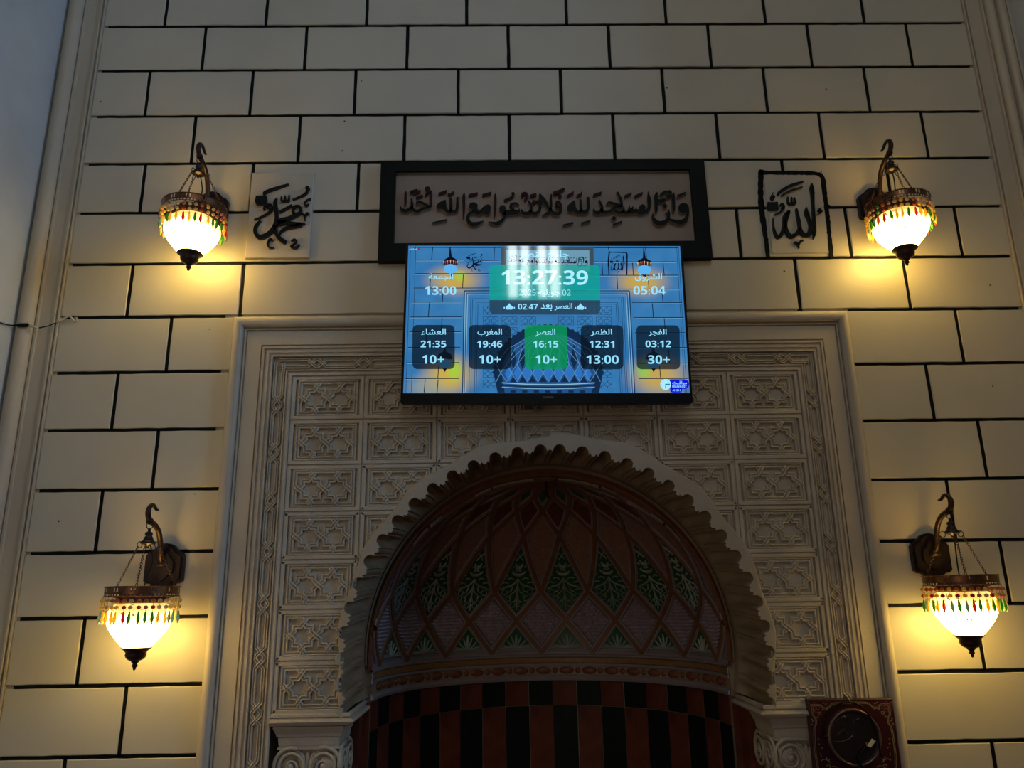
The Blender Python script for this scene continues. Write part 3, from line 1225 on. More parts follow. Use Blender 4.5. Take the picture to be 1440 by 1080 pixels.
word('lettering', board, cA, [
    [(900, 470, 110), (960, 520, 80), (1000, 575, 62), (1050, 560, 64), (1066, 480, 54), (1060, 325, 44)],
    [(1060, 540, 60), (1110, 578, 62), (1165, 560, 60), (1188, 480, 54), (1190, 300, 40)]],
    [[(955, 343), (880, 380), (810, 430), (788, 480), (800, 520), (850, 530), (930, 520), (985, 500), (972, 360)], bar(718, 775, 1000, 710, 34)])
word('lettering', board, cA, [[(1012, 245, 34), (1060, 250, 40), (1085, 225, 30), (1118, 200, 36)]], [bar(832, 215, 985, 160, 42)], maroon=True)
word('lettering', board, cB, [
    [(724, 520, 40), (700, 470, 66), (640, 500, 80), (570, 570, 74), (490, 600, 62), (410, 580, 44), (345, 610, 56), (312, 690, 66), (330, 770, 74), (390, 812, 82), (480, 805, 76), (560, 775, 40), (608, 748, 10)],
    [(715, 470, 40), (716, 560, 52), (690, 610, 48), (630, 600, 50)], [(350, 500, 40), (370, 440, 60), (430, 430, 66), (480, 460, 50)], [(400, 560, 40), (460, 540, 60), (500, 555, 50)]],
    [blob(418, 472, 80, 66), blob(675, 530, 60, 78)])
word('lettering', board, cB, [[(245, 218, 18), (232, 290, 56), (232, 480, 46), (218, 700, 8)], [(832, 228, 14), (826, 310, 56), (826, 480, 50), (812, 685, 8)],
                              [(1168, 215, 62), (1162, 275, 44), (1100, 320, 34), (1003, 362, 40)]],
     [bar(326, 240, 498, 205, 42), bar(586, 240, 755, 192, 42)], maroon=True)
word('lettering', board, cB, [
    [(960, 500, 80), (990, 580, 100), (1060, 590, 100), (1140, 590, 96), (1200, 580, 92), (1265, 575, 70), (1284, 520, 20)],
    [(1000, 560, 70), (1008, 660, 50), (960, 745, 66), (880, 795, 70), (790, 790, 44), (700, 762, 8)],
    [(1284, 450, 12), (1220, 420, 44), (1140, 440, 60), (1130, 510, 60), (1180, 545, 50)]],
    [blob(968, 520, 62, 72)])
word('lettering', board, cC, [
    [(245, 525, 12), (265, 590, 60), (330, 612, 72), (400, 590, 66), (432, 500, 52), (415, 410, 44), (385, 375, 50)],
    [(410, 560, 60), (470, 605, 66), (540, 600, 62), (592, 540, 56), (598, 430, 48), (575, 350, 30)]],
    [])
word('lettering', board, cC, [[(262, 300, 20), (262, 240, 46), (315, 222, 50), (358, 255, 50), (345, 310, 44), (305, 355, 30)]],
     [bar(415, 250, 535, 215, 46), dia(490, 385, 42), dia(575, 372, 46)], maroon=True)
word('lettering', board, cC, [
    [(605, 225, 10), (610, 280, 72), (680, 370, 82), (735, 460, 60), (762, 525, 22)],
    [(815, 245, 24), (803, 330, 46), (808, 450, 50), (780, 560, 56), (720, 620, 52), (640, 655, 12)],
    [(790, 500, 44), (830, 580, 60), (900, 615, 72), (965, 605, 66), (995, 530, 54), (985, 430, 52), (935, 385, 48), (905, 430, 46), (920, 495, 46), (970, 490, 40)]],
    [bar(1035, 820, 1236, 770, 36)])
word('lettering', board, cC, [[(865, 220, 62), (960, 190, 62), (1062, 135, 34)]], [dia(975, 275, 42)], maroon=True)
word('lettering', board, cD, [
    [(130, 480, 110), (170, 530, 90), (225, 585, 66), (285, 560, 62), (300, 480, 52), (285, 345, 38)],
    [(290, 540, 56), (350, 588, 68), (410, 565, 64), (438, 470, 56), (430, 305, 50)]],
    [[(172, 355), (110, 400), (50, 450), (35, 500), (45, 560), (80, 580), (150, 570), (205, 520), (190, 400)], bar(305, 780, 482, 732, 36)])
word('lettering', board, cD, [[(220, 285, 30), (260, 255, 44), (295, 250, 34), (312, 200, 26)]], [bar(38, 255, 165, 178, 46), bar(532, 240, 690, 190, 42)], maroon=True)
word('lettering', board, cD, [
    [(530, 520, 12), (555, 580, 58), (620, 596, 70), (680, 570, 66), (695, 490, 54), (670, 420, 46), (640, 350, 24)],
    [(680, 530, 60), (730, 580, 60), (800, 585, 62), (870, 555, 60), (930, 510, 56), (1000, 480, 54), (1070, 480, 40)],
    [(785, 430, 26), (830, 400, 44), (900, 420, 56), (1000, 445, 50), (1075, 465, 40)],
    [(985, 205, 40), (1030, 290, 50), (1062, 380, 50), (1072, 480, 46)],
    [(940, 560, 50), (1000, 590, 56), (1060, 590, 56), (1105, 560, 54), (1110, 480, 18)],
    [(1080, 580, 50), (1150, 592, 60), (1215, 580, 70)]],
    [])
word('lettering', board, cD, [], [dia(922, 700, 52), bar(905, 808, 1080, 745, 40)], maroon=False)
word('lettering', board, cD, [], [bar(1120, 265, 1262, 205, 40), bar(1318, 265, 1472, 195, 42)], maroon=True)
word('lettering', board, cE, [
    [(0, 545, 110), (60, 575, 80), (130, 560, 80), (200, 590, 84), (280, 580, 72), (350, 545, 66), (378, 460, 64), (372, 330, 68), (358, 190, 10)],
    [(55, 540, 50), (68, 478, 20)], [(0, 500, 30), (5, 455, 12)]],
    [blob(245, 505, 62, 72, rot=.4)])
word('lettering', board, cE, [
    [(528, 200, 12), (508, 280, 70), (508, 420, 62), (512, 540, 56), (495, 618, 12)],
    [(848, 212, 12), (832, 280, 66), (842, 440, 58), (842, 540, 50), (830, 600, 12)],
    [(448, 600, 12), (446, 680, 50), (500, 765, 84), (590, 800, 96), (680, 770, 84), (735, 700, 66), (748, 610, 56), (742, 530, 16)],
    [(690, 600, 24), (715, 610, 40)],
    [(1010, 440, 70), (1080, 470, 80), (1108, 570, 60), (1095, 670, 62), (1040, 750, 84), (940, 775, 88), (840, 750, 60), (750, 715, 40)]],
    [blob(1015, 510, 88, 98), dia(675, 465, 52)])
word('lettering', board, cE, [[(590, 265, 40), (640, 225, 56), (700, 185, 48)], [(715, 205, 40), (770, 190, 50), (785, 235, 50), (740, 290, 50), (700, 265, 24)],
                              [(548, 365, 60), (620, 375, 70), (660, 345, 66), (690, 360, 30)]], [bar(910, 260, 1080, 190, 42)], maroon=False)

# ------------------------------------------------------------------ square calligraphy plaques
YP = -.014
pm = thing('calligraphy_plaque', 'unframed cream plaque with raised black name lettering beside the upper left lamp', 'plaque', (0, 0, 0))
mb = MB()
mb.bevel_box(-1.084, -.852, YP, .01, 2.742, 3.088, .003)
mb.build('panel', mat('plaque_plaster', (.47, .41, .32), .5, .06, 8, .35, 90), pm)
cM = crop(345, 235, 8, YP - .011)
MM = [M_BLACK2 := mat('glossy_black_letter', (.005, .006, .005), .4, spec=.2), mat('letter_edge_black', (.02, .014, .010), .5)]
word('lettering', pm, cM, [
    [(205, 305, 22), (225, 275, 28), (350, 230, 26), (485, 188, 12)],
    [(402, 325, 10), (405, 375, 20), (440, 372, 20), (445, 315, 10)], [(440, 372, 20), (480, 375, 22), (492, 308, 12)],
    [(705, 250, 26), (660, 305, 22), (530, 362, 10)],
    [(735, 350, 12), (690, 368, 12), (665, 405, 16), (680, 430, 20), (708, 412, 10)],
    [(630, 512, 14), (665, 548, 22), (665, 595, 10)], [(665, 548, 20), (695, 515, 22), (715, 528, 12)],
    [(205, 475, 18), (222, 428, 20), (285, 418, 16), (300, 450, 16), (285, 485, 24), (235, 525, 20), (160, 565, 16), (97, 587, 8)], [(235, 455, 12), (265, 440, 14), (270, 478, 18)],
    [(347, 348, 12), (332, 400, 40), (345, 490, 42), (348, 590, 42), (315, 685, 48), (255, 745, 42), (170, 785, 52), (115, 745, 42), (112, 670, 34), (165, 598, 18)],
    [(335, 660, 40), (345, 745, 38), (395, 805, 46), (445, 842, 52)],
    [(385, 500, 22), (520, 425, 22)],
    [(545, 530, 34), (532, 470, 30), (560, 438, 26), (605, 440, 28), (622, 485, 30), (590, 525, 34), (480, 575, 44), (400, 605, 62), (375, 640, 20)],
    [(368, 625, 60), (450, 622, 48), (560, 642, 52), (668, 630, 14)],
    [(620, 645, 50), (560, 660, 42), (460, 682, 34), (405, 715, 24), (378, 755, 10)],
    [(255, 818, 12), (290, 804, 16), (306, 820, 8)], [(265, 815, 10), (248, 860, 20), (268, 900, 18), (320, 905, 8)],
    [(515, 828, 18), (555, 810, 20), (570, 840, 16), (530, 870, 14), (512, 892, 20), (565, 902, 22), (606, 866, 12)]],
    [blob(697, 233, 25), [(118, 322), (180, 318), (236, 318), (243, 360), (240, 408), (180, 418), (122, 416), (106, 380)]], y=YP - .011, yb=YP + .001, mats=MM, step=7)

pa = thing('calligraphy_plaque', 'cream plaque with raised black lettering outlined in rough black paint, beside the upper right lamp', 'plaque', (0, 0, 0))
YQ = -.004
mb = MB()
z0a, z1a = 2.745, 3.078
mb.bevel_box(.835, 1.052, YQ, .01, z0a, z1a, .002)
mb.build('panel', mat('plaque_plaster_smooth', (.49, .44, .35), .45, .05, 8, .15, 60), pa)
cQ0 = crop(1060, 230, 7.714, YQ)


def wob(pts, w=7):
    out = catmull(pts, 26)
    return [(p[0] + rnd.uniform(-2, 2), p[1], p[2] + rnd.uniform(-w, w)) for p in out]


word('painted_outline', pa, cQ0, [
    wob([(82, 75, 50), (75, 250, 54), (82, 450, 56), (100, 600, 54), (130, 800, 46), (158, 1018, 40)]),
    wob([(60, 98, 42), (350, 100, 42), (640, 105, 42), (700, 118, 40)]),
    wob([(700, 115, 40), (745, 150, 44), (765, 300, 50), (790, 500, 52), (812, 700, 46), (842, 1012, 44)]),
    wob([(800, 455, 20), (830, 470, 24)])],
    y=YQ - .0012, yb=.006, mats=[M_BLACK, M_BLACK], step=14)
cQ = crop(1060, 230, 7.714, YQ - .010)
word('lettering', pa, cQ, [
    [(265, 337, 18), (280, 305, 24), (400, 235, 24), (540, 190, 12)], [(300, 342, 10), (400, 290, 16), (530, 248, 8)],
    [(212, 312, 8), (190, 360, 16), (206, 386, 14), (226, 360, 16), (210, 342, 12)],
    [(285, 452, 18), (308, 434, 22), (330, 468, 24), (302, 482, 14)], [(330, 478, 22), (290, 520, 16), (226, 552, 8)],
    [(370, 358, 12), (376, 420, 22), (412, 430, 22), (412, 362, 12)], [(412, 430, 22), (452, 426, 26), (440, 365, 12)],
    [(630, 213, 12), (632, 262, 44), (640, 320, 40), (646, 440, 30), (656, 600, 34), (662, 740, 36), (652, 810, 8)],
    [(632, 300, 20), (662, 322, 10)], [(572, 472, 12), (574, 530, 44), (600, 600, 36), (622, 680, 42), (606, 752, 50), (560, 772, 44), (512, 730, 40), (496, 640, 36), (480, 560, 32), (465, 488, 20)],
    [(580, 545, 20), (605, 550, 10)],
    [(500, 700, 30), (458, 762, 40), (402, 786, 42), (358, 725, 40), (350, 640, 34), (384, 512, 32)],
    [(384, 515, 34), (338, 570, 38), (325, 700, 32), (288, 782, 40), (250, 780, 34), (220, 700, 20), (212, 588, 10)],
    [(738, 478, 10), (705, 502, 20), (742, 515, 16), (690, 552, 6)],
    [(442, 850, 14), (475, 862, 20), (496, 912, 8)], [(490, 885, 16), (510, 840, 22), (540, 834, 12)]],
    [[(150, 415), (205, 418), (262, 413), (266, 455), (270, 498), (215, 502), (160, 500), (152, 460)]], y=YQ - .010, yb=YQ + .001, mats=MM, step=7)

# ------------------------------------------------------------------ television
TVX, TVY, TVZ = -.008, -.100, 2.469
tv = thing('television', 'wide black television showing prayer times over a blue picture of the wall', 'television', (TVX, TVY, TVZ))
tv.rotation_euler = (0, .0115, 0)
mb = MB()
o_ = [(-.4865, -.300), (-.479, -.3045), (.479, -.3045), (.4865, -.300), (.4865, .274), (-.4865, .274)]
mb.prism(o_, -.001, .018)
mb.add([(-.4865, .018, -.300), (.4865, .018, -.300), (.4865, .018, .274), (-.4865, .018, .274), (-.44, .040, -.27), (.44, .040, -.27), (.44, .040, .15), (-.44, .040, .15)],
       [(0, 4, 5, 1), (1, 5, 6, 2), (2, 6, 7, 3), (3, 7, 4, 0), (4, 7, 6, 5)])
mb.box(-.40, .40, .038, .066, -.262, .02)
mb.build('casing', M_TVBODY, tv)
mb = MB()
mb.box(-.13, .13, .064, .088, -.12, .10)
mb.box(-.10, -.07, .085, .10, -.16, .14); mb.box(.07, .10, .085, .10, -.16, .14)
mb.build('wall_bracket', M_BRONZE, tv)
mb = MB(); mb.box(-.075, -.045, -.001, .03, -.316, -.3045)
mb.build('remote_sensor', M_TVBODY, tv)

SW, SH = .4785, .268
src = [(575.5, 345.6), (958.3, 345.2), (969.3, 553.2), (568.2, 553.6)]
dst = [(-SW, SH), (SW, SH), (SW, -SH), (-SW, -SH)]
A = []
Bv = []
for (x, y), (u, w) in zip(src, dst):
    A.append([x, y, 1, 0, 0, 0, -u * x, -u * y]); Bv.append(u)
    A.append([0, 0, 0, x, y, 1, -w * x, -w * y]); Bv.append(w)
Hm = np.append(np.linalg.solve(np.array(A), np.array(Bv)), 1).reshape(3, 3)


def SC(px, py):
    p = Hm @ np.array([px, py, 1.0])
    return p[0] / p[2], p[1] / p[2]


def CR(u, v):          # coordinates of the 3.4286x study crop of the screen
    return SC(560 + u / 3.42857, 335 + v / 3.42857)


def emis(name, col, s=1.0, alpha=1.0):
    m = mat(name, (.0, .0, .0), .045, emit=col, estr=s, spec=.5)
    m.node_tree.nodes['Principled BSDF'].inputs['Alpha'].default_value = alpha
    return m


def srgb(r, g, b_):
    return tuple(((c / 255) / 12.92 if c / 255 <= .04045 else ((c / 255 + .055) / 1.055) ** 2.4) for c in (r, g, b_))


# picture shown on the screen: blue wall with amber patches under its four lamps
ms = bpy.data.materials.new('screen_picture')
ms.use_nodes = True
nt = ms.node_tree
bs = nt.nodes['Principled BSDF']
bs.inputs['Base Color'].default_value = (0, 0, 0, 1)
bs.inputs['Roughness'].default_value = .045
bs.inputs['Specular IOR Level'].default_value = .5
tcn = nt.nodes.new('ShaderNodeTexCoord')
nz = nt.nodes.new('ShaderNodeTexNoise'); nz.inputs['Scale'].default_value = 9; nz.inputs['Detail'].default_value = 6
nt.links.new(tcn.outputs['Object'], nz.inputs['Vector'])
mx0 = nt.nodes.new('ShaderNodeMix'); mx0.data_type = 'RGBA'
mx0.inputs['A'].default_value = (*srgb(22, 96, 160), 1)
mx0.inputs['B'].default_value = (*srgb(74, 142, 196), 1)
nt.links.new(nz.outputs[0], mx0.inputs['Factor'])
last = mx0.outputs['Result']


def spot(px, py, rx, ry, col, amt, last):
    x, z = SC(px, py)
    sep = nt.nodes.new('ShaderNodeVectorMath'); sep.operation = 'SUBTRACT'
    nt.links.new(tcn.outputs['Object'], sep.inputs[0]); sep.inputs[1].default_value = (x, 0, z)
    sc = nt.nodes.new('ShaderNodeVectorMath'); sc.operation = 'MULTIPLY'
    nt.links.new(sep.outputs[0], sc.inputs[0]); sc.inputs[1].default_value = (1 / rx, 0, 1 / ry)
    ln = nt.nodes.new('ShaderNodeVectorMath'); ln.operation = 'LENGTH'
    nt.links.new(sc.outputs[0], ln.inputs[0])
    mr = nt.nodes.new('ShaderNodeMapRange'); mr.interpolation_type = 'SMOOTHSTEP'
    mr.inputs[1].default_value = .15; mr.inputs[2].default_value = 1
    mr.inputs[3].default_value = amt; mr.inputs[4].default_value = 0
    nt.links.new(ln.outputs['Value'], mr.inputs[0])
    mm = nt.nodes.new('ShaderNodeMix'); mm.data_type = 'RGBA'
    mm.inputs['B'].default_value = (*col, 1)
    nt.links.new(mr.outputs[0], mm.inputs['Factor']); nt.links.new(last, mm.inputs['A'])
    return mm.outputs['Result']


last = spot(770, 500, .26, .13, srgb(36, 104, 178), .7, last)
for p, rx, ry, cc, am in (((640, 394), .13, .075, srgb(205, 170, 70), .95), ((902, 396), .13, .075, srgb(205, 168, 66), .95), ((632, 528), .12, .10, srgb(210, 178, 60), .95),
                          ((925, 530), .14, .10, srgb(200, 168, 80), .95), ((905, 520), .035, .05, srgb(120, 220, 60), .6), ((640, 522), .035, .05, srgb(140, 225, 60), .6), ((648, 389), .03, .03, srgb(150, 220, 60), .6),
                          ((600, 545), .09, .06, srgb(170, 170, 140), .6)):
    last = spot(*p, rx, ry, cc, am, last)
nt.links.new(last, bs.inputs['Emission Color'])
bs.inputs['Emission Strength'].default_value = .95

mb = MB()
mb.add([(-SW, -.0012, -SH), (SW, -.0012, -SH), (SW, -.0012, SH), (-SW, -.0012, SH)], [(0, 1, 2, 3)])
screen = mb.build('screen', ms, tv)
E_LINE = emis('screen_dark_line', srgb(4, 16, 40), .9)
E_LINE2 = emis('screen_relief_line', srgb(16, 60, 104), .9)
E_LITE = emis('screen_light_line', srgb(140, 190, 215), .9)
E_TXT = emis('screen_text', srgb(150, 225, 255), 1.0)
E_TXT2 = emis('screen_clock_text', srgb(165, 232, 255), 1.08)
E_BOX = emis('screen_dark_box', srgb(8, 22, 36), .9, .88)
E_GREY = emis('screen_grey_box', srgb(40, 66, 84), .9, .86)
E_TEAL = emis('screen_teal_box', srgb(0, 164, 150), .95, .80)
E_GRN = emis('screen_green_box', srgb(8, 150, 92), .9, .86)
E_LAMP = emis('screen_lamp', srgb(92, 178, 240), 1.0)
E_NICHE = emis('screen_niche', srgb(36, 84, 140), .9)
E_NICHE2 = emis('screen_niche_dark', srgb(16, 44, 78), .9)
E_DIA = emis('screen_diamond', srgb(46, 116, 196), .95)
E_BLUE = emis('screen_logo_blue', srgb(12, 18, 215), 1.0)
E_RED = emis('screen_red_dot', srgb(170, 50, 60), .9)
LAY = .00012


def flatpoly(mb, pts, lay, mi=0):
    ar = sum(pts[i - 1][0] * pts[i][1] - pts[i][0] * pts[i - 1][1] for i in range(len(pts)))
    if ar < 0: pts = pts[::-1]
    mb.add([(x, -.0012 - LAY * lay, z) for x, z in pts], [tuple(range(len(pts)))], mi)


def sline(mb, pts, w, lay, f=SC, mi=0):
    """flat line on the screen; pts through f, w in photograph pixels"""
    for (a, b_) in zip(pts[:-1], pts[1:]):
        dx, dy = b_[0] - a[0], b_[1] - a[1]
        L = math.hypot(dx, dy) or 1
        nx, ny = -dy / L * w / 2, dx / L * w / 2
        flatpoly(mb, [f(a[0] + nx, a[1] + ny), f(b_[0] + nx, b_[1] + ny), f(b_[0] - nx, b_[1] - ny), f(a[0] - nx, a[1] - ny)], lay, mi)


def rrect(u0, v0, u1, v1, r, f=CR, top=True, bot=True):
    out = []
    for cx, cy, a0, rr in ((u1 - r, v0 + r, -90, top), (u1 - r, v1 - r, 0, bot), (u0 + r, v1 - r, 90, bot), (u0 + r, v0 + r, 180, top)):
        if rr:
            out += [(cx + r * math.cos(math.radians(a0 + 15 * i)), cy + r * math.sin(math.radians(a0 + 15 * i))) for i in range(7)]
        else:
            out.append((u1 if cx > (u0 + u1) / 2 else u0, v0 if cy < (v0 + v1) / 2 else v1))
    return [f(*p) for p in out]


mb = MB()
for x0, x1, y in ((582, 956, 348), (586, 653, 366.1), (679, 706, 366.3), (584.6, 706, 385.3), (583, 709, 405.7), (580, 651, 425.6), (578, 650.5, 446.7), (577, 649, 467.5), (575, 648, 489.5), (573, 646, 511), (571, 646, 533.3),
                  (836, 952, 367.9), (835, 956, 387), (825, 957, 406.8), (889.4, 960, 426), (891, 962, 447), (893, 964, 468.5), (895, 966, 489.5), (897, 967, 511.5), (898, 968, 533)):
    sline(mb, [(x0, y), (x1, y - .4)], 1.05, 1)
for x, y0, y1 in ((609.6, 348, 366), (696.4, 348, 366), (652.6, 386, 406), (607, 386, 406), (695.7, 386, 406), (624.4, 406, 425.6), (605, 426, 446), (622.8, 447, 467), (601, 468, 489), (618, 512, 533), (599, 533.5, 553), (617, 534, 553),
                  (909.6, 348, 368), (847.8, 368, 387), (890.8, 368, 387), (933.9, 368, 387), (868.6, 387, 407), (912.4, 387, 407), (931.8, 407, 426), (918, 426, 447), (934.6, 447, 468), (940, 489, 511), (927, 511, 533), (946, 534, 553),
                  (857, 346, 353), (640, 490, 511)):
    sline(mb, [(x, y0), (x - (768 - x) * .01, y1)], 1.05, 1)
mb.build('block_lines', E_LINE, screen)
mb = MB()
for x0, x1, y in ((586, 653, 366.1), (679, 706, 366.3), (584.6, 706, 385.3), (583, 709, 405.7), (580, 651, 425.6), (578, 650.5, 446.7), (577, 649, 467.5), (575, 648, 489.5), (573, 646, 511), (571, 646, 533.3),
                  (836, 952, 367.9), (835, 956, 387), (825, 957, 406.8), (889.4, 960, 426), (891, 962, 447), (893, 964, 468.5), (895, 966, 489.5), (897, 967, 511.5), (898, 968, 533)):
    sline(mb, [(x0, y + 1.15), (x1, y + .75)], .45, 1)
for k in (1.4, 4.6):
    sline(mb, [(651 - k * .2 + k, 553), (654 + k, 409.5 + k), (886 - k, 409 + k), (892 - k, 553)], .9, 2)
mb.build('block_highlights', E_LITE, screen)
mb = MB()
for k, w in ((0, 1.6), (3.2, .7)):
    sline(mb, [(651 - k * .2 + k, 553), (654 + k, 409.5 + k), (886 - k, 409 + k), (892 - k, 553)], w, 1)
for x in (578.5, 586): sline(mb, [(x, 346), (x - 6.5, 553)], .6, 1)
for x in (953.5, 956): sline(mb, [(x, 346), (x + 9, 553)], .6, 1)
for k in (0, 2.5, 7.5, 10):
    sline(mb, [(660 + k, 553), (663 + k, 418 + k), (877 - k, 418 + k), (882 - k, 553)], .6, 1)
for i in range(7):
    for j in range(8):
        cx, cy = 770 + (i - 3) * 26.5, 437 + j * 14.8
        if abs(cx - 770) < 75 and cy > 447 + abs(cx - 770) * .0 + ((cx - 770) / 75) ** 2 * 40: continue
        if cy > 550: continue
        for path, _ in TILE_PATHS:
            sline(mb, [(cx + (p[0] - 795) / 1219 * 26, cy + (p[1] - 437) / 653 * 14.3) for p in path], .55, 2)
        sline(mb, [(cx - 10.5, cy - 5.6), (cx + 10.5, cy - 5.6), (cx + 10.5, cy + 5.6), (cx - 10.5, cy + 5.6), (cx - 10.5, cy - 5.6)], .5, 2)
mb.build('relief_lines', E_LINE2, screen)
# niche
mb = MB()


def arch_pts(rx, ry, cx=771, cy=528, n=60, wav=0):
    out = []
    for i in range(n + 1):
        a = PI * i / n
        k = 1 + wav * (1 if i % 2 else 0)
        out.append((cx + rx * k * math.cos(a), cy - ry * k * math.sin(a)))
    return out


flatpoly(mb, [SC(*p) for p in [(700, 553)] + arch_pts(76, 70, wav=.035)[::-1] + [(842, 553)]], 3, 0)
flatpoly(mb, [SC(*p) for p in [(710, 553)] + arch_pts(65, 60)[::-1] + [(832, 553)]], 4, 1)
for i in range(-4, 5):
    cx = 771 + 15.6 * i * (1 - abs(i) * .03)
    w = 7.4 * (1 - abs(i) * .05)
    flatpoly(mb, [SC(cx, 514), SC(cx + w, 524.5 + .15 * i * i), SC(cx, 536 + .1 * i * i), SC(cx - w, 524.5 + .15 * i * i)], 5, 2)
    flatpoly(mb, [SC(cx + w * 1.05, 529), SC(cx + w * 1.9, 538), SC(cx + w * .3, 538)], 5, 0)
    flatpoly(mb, [SC(cx + w * 1.05, 478 + abs(i) * 2), SC(cx + w * 1.8, 507), SC(cx + w * 1.05, 520), SC(cx + w * .3, 507)], 5, 0)
for y, mi, w in ((541, 3, 1.4), (544.5, 0, 1.6), (547, 3, .8)):
    sline(mb, [(706, y - 2), (740, y), (771, y + .5), (802, y), (836, y - 2)], w, 6, mi=mi)
for i in range(16):
    x = 710 + 8.1 * i
    flatpoly(mb, [SC(x, 549.5), SC(x + 7.2, 549.5), SC(x + 7.2, 553), SC(x, 553)], 6, 0 if i % 2 else 1)
for i in range(-5, 5):
    xa, xm, xb = 771 + 14.6 * i, 771 + 14.8 * (i + .5), 771 + 14.6 * (i + 1)
    sline(mb, [(xa, 537.5), (xm, 525), (xb, 513), (771 + (xb - 771) * .72 + 5, 492), (771 + (xb - 771) * .25 + 3, 472)], .8, 7, mi=4)
    sline(mb, [(xb, 537.5), (xm, 525), (xa, 513), (771 + (xa - 771) * .72 - 5, 492), (771 + (xa - 771) * .25 - 3, 472)], .8, 7, mi=4)
mb.build('niche_picture', [E_NICHE2, E_NICHE, E_DIA, E_LITE, emis('screen_niche_rib', srgb(90, 150, 196), .9)], screen)
# board, plaques and lamps inside the picture
mb = MB()
flatpoly(mb, [SC(706, 346.4), SC(836, 346.4), SC(836, 387), SC(706, 387)], 3, 0)
flatpoly(mb, [SC(713, 351.5), SC(830, 351.5), SC(830, 381.5), SC(713, 381.5)], 4, 1)
mb.build('board_picture', [emis('screen_board_frame', srgb(62, 80, 92), .9), emis('screen_board', srgb(110, 160, 185), .9)], screen)
mb = MB()


def mini(key, sx0, sx1, sz0, sz1, px0, px1, py0, py1, lay):
    g = lambda q: SC(px0 + (q[0] - sx0) / (sx1 - sx0) * (px1 - px0), py0 + (sz1 - q[1]) / (sz1 - sz0) * (py1 - py0))
    for prs in PEN[key]:
        for (a, b1_), (c, d) in zip(prs[:-1], prs[1:]):
            flatpoly(mb, [g(a), g(c), g(d), g(b1_)], lay)
    for po in FILL[key]:
        flatpoly(mb, [g(p) for p in po], lay)


mini(board.name, -.545, .55, 2.79, 3.08, 714, 829, 352, 381, 5)
mini(pm.name, -1.075, -.86, 2.75, 3.085, 655.5, 680, 351, 384, 2)
mini(pa.name, .82, 1.065, 2.73, 3.088, 857.5, 884, 353, 387, 2)
for cx, cy in ((634.6, 378.4), (907.5, 379.2), (626.4, 512.0), (918.8, 512.0)):
    flatpoly(mb, [SC(cx - 10.8, cy - 6), SC(cx + 10.8, cy - 6), SC(cx + 9, cy - 13), SC(cx + 2, cy - 17), SC(cx, cy - 31), SC(cx - 1.2, cy - 31), SC(cx - 2, cy - 17), SC(cx - 9, cy - 13)], 3)
    flatpoly(mb, [SC(cx - 3.5, cy + 5.5), SC(cx + 3.5, cy + 5.5), SC(cx + 2, cy + 9), SC(cx, cy + 12), SC(cx - 2, cy + 9)], 4)
mb.build('dark_lettering', E_LINE, screen)
mb = MB()
for cx, cy in ((634.6, 378.4), (907.5, 379.2), (626.4, 512.0), (918.8, 512.0)):
    flatpoly(mb, [SC(*p) for p in blob(cx, cy, 9.6, 6.8, 20)], 5)
mb.build('lamp_picture', E_LAMP, screen)
mb = MB()
for cx, cy in ((634.6, 369.0), (907.5, 370.0)):
    for i in range(-4, 5):
        flatpoly(mb, [SC(cx + i * 2.3 - .8, cy + abs(i) * .5 - 3.5), SC(cx + i * 2.3 + .8, cy + abs(i) * .5 - 3.5), SC(cx + i * 2.3, cy + abs(i) * .5 + 3)], 6, i % 2)
mb.build('bead_picture', [emis('screen_bead_cream', srgb(225, 205, 150), .9), emis('screen_bead_red', srgb(170, 60, 60), .9)], screen)

# overlay boxes
mb = MB()
flatpoly(mb, rrect(443, 128, 976, 300, 24, bot=False), 9, 0)
flatpoly(mb, rrect(443, 300, 976, 370, 24, top=False), 9, 1)
for u0, u1 in ((73, 275), (343, 545), (881, 1085), (1149, 1358)):
    flatpoly(mb, rrect(u0, 421, u1, 634, 24), 9, 2)
flatpoly(mb, rrect(611, 420, 815, 634, 24), 9, 3)
mb.build('time_box', [E_TEAL, E_GREY, E_BOX, E_GRN], screen)
mb = MB()
flatpoly(mb, rrect(1292, 682, 1400, 729, 23), 9, 0)
mb.build('logo_pill', E_BLUE, screen)
mb = MB()
flatpoly(mb, rrect(1308, 722, 1366, 746, 11), 9, 0)
mb.build('version_pill', E_BLUE, screen)
mb = MB()
flatpoly(mb, [CR(*p) for p in blob(1287, 707, 26, 26, 28)], 11, 0)
flatpoly(mb, [CR(1285, 704), CR(1308, 704), CR(1308, 708.5), CR(1289.5, 708.5), CR(1289.5, 727), CR(1285, 727)], 12, 1)
for a in range(12):
    cx, cy = 1287 + 19 * math.cos(a * PI / 6), 707 + 19 * math.sin(a * PI / 6)
    if a in (0, 3): continue
    flatpoly(mb, [CR(*p) for p in blob(cx, cy, 1.6, 1.6, 8)], 12, 2)
mb.build('clock_logo', [E_TXT2, emis('screen_logo_hand', srgb(10, 90, 150), .9), E_LAMP], screen)
mb = MB()
flatpoly(mb, [CR(*p) for p in blob(103, 53, 6, 6, 12)], 9, 0)
mb.build('red_dot', E_RED, screen)

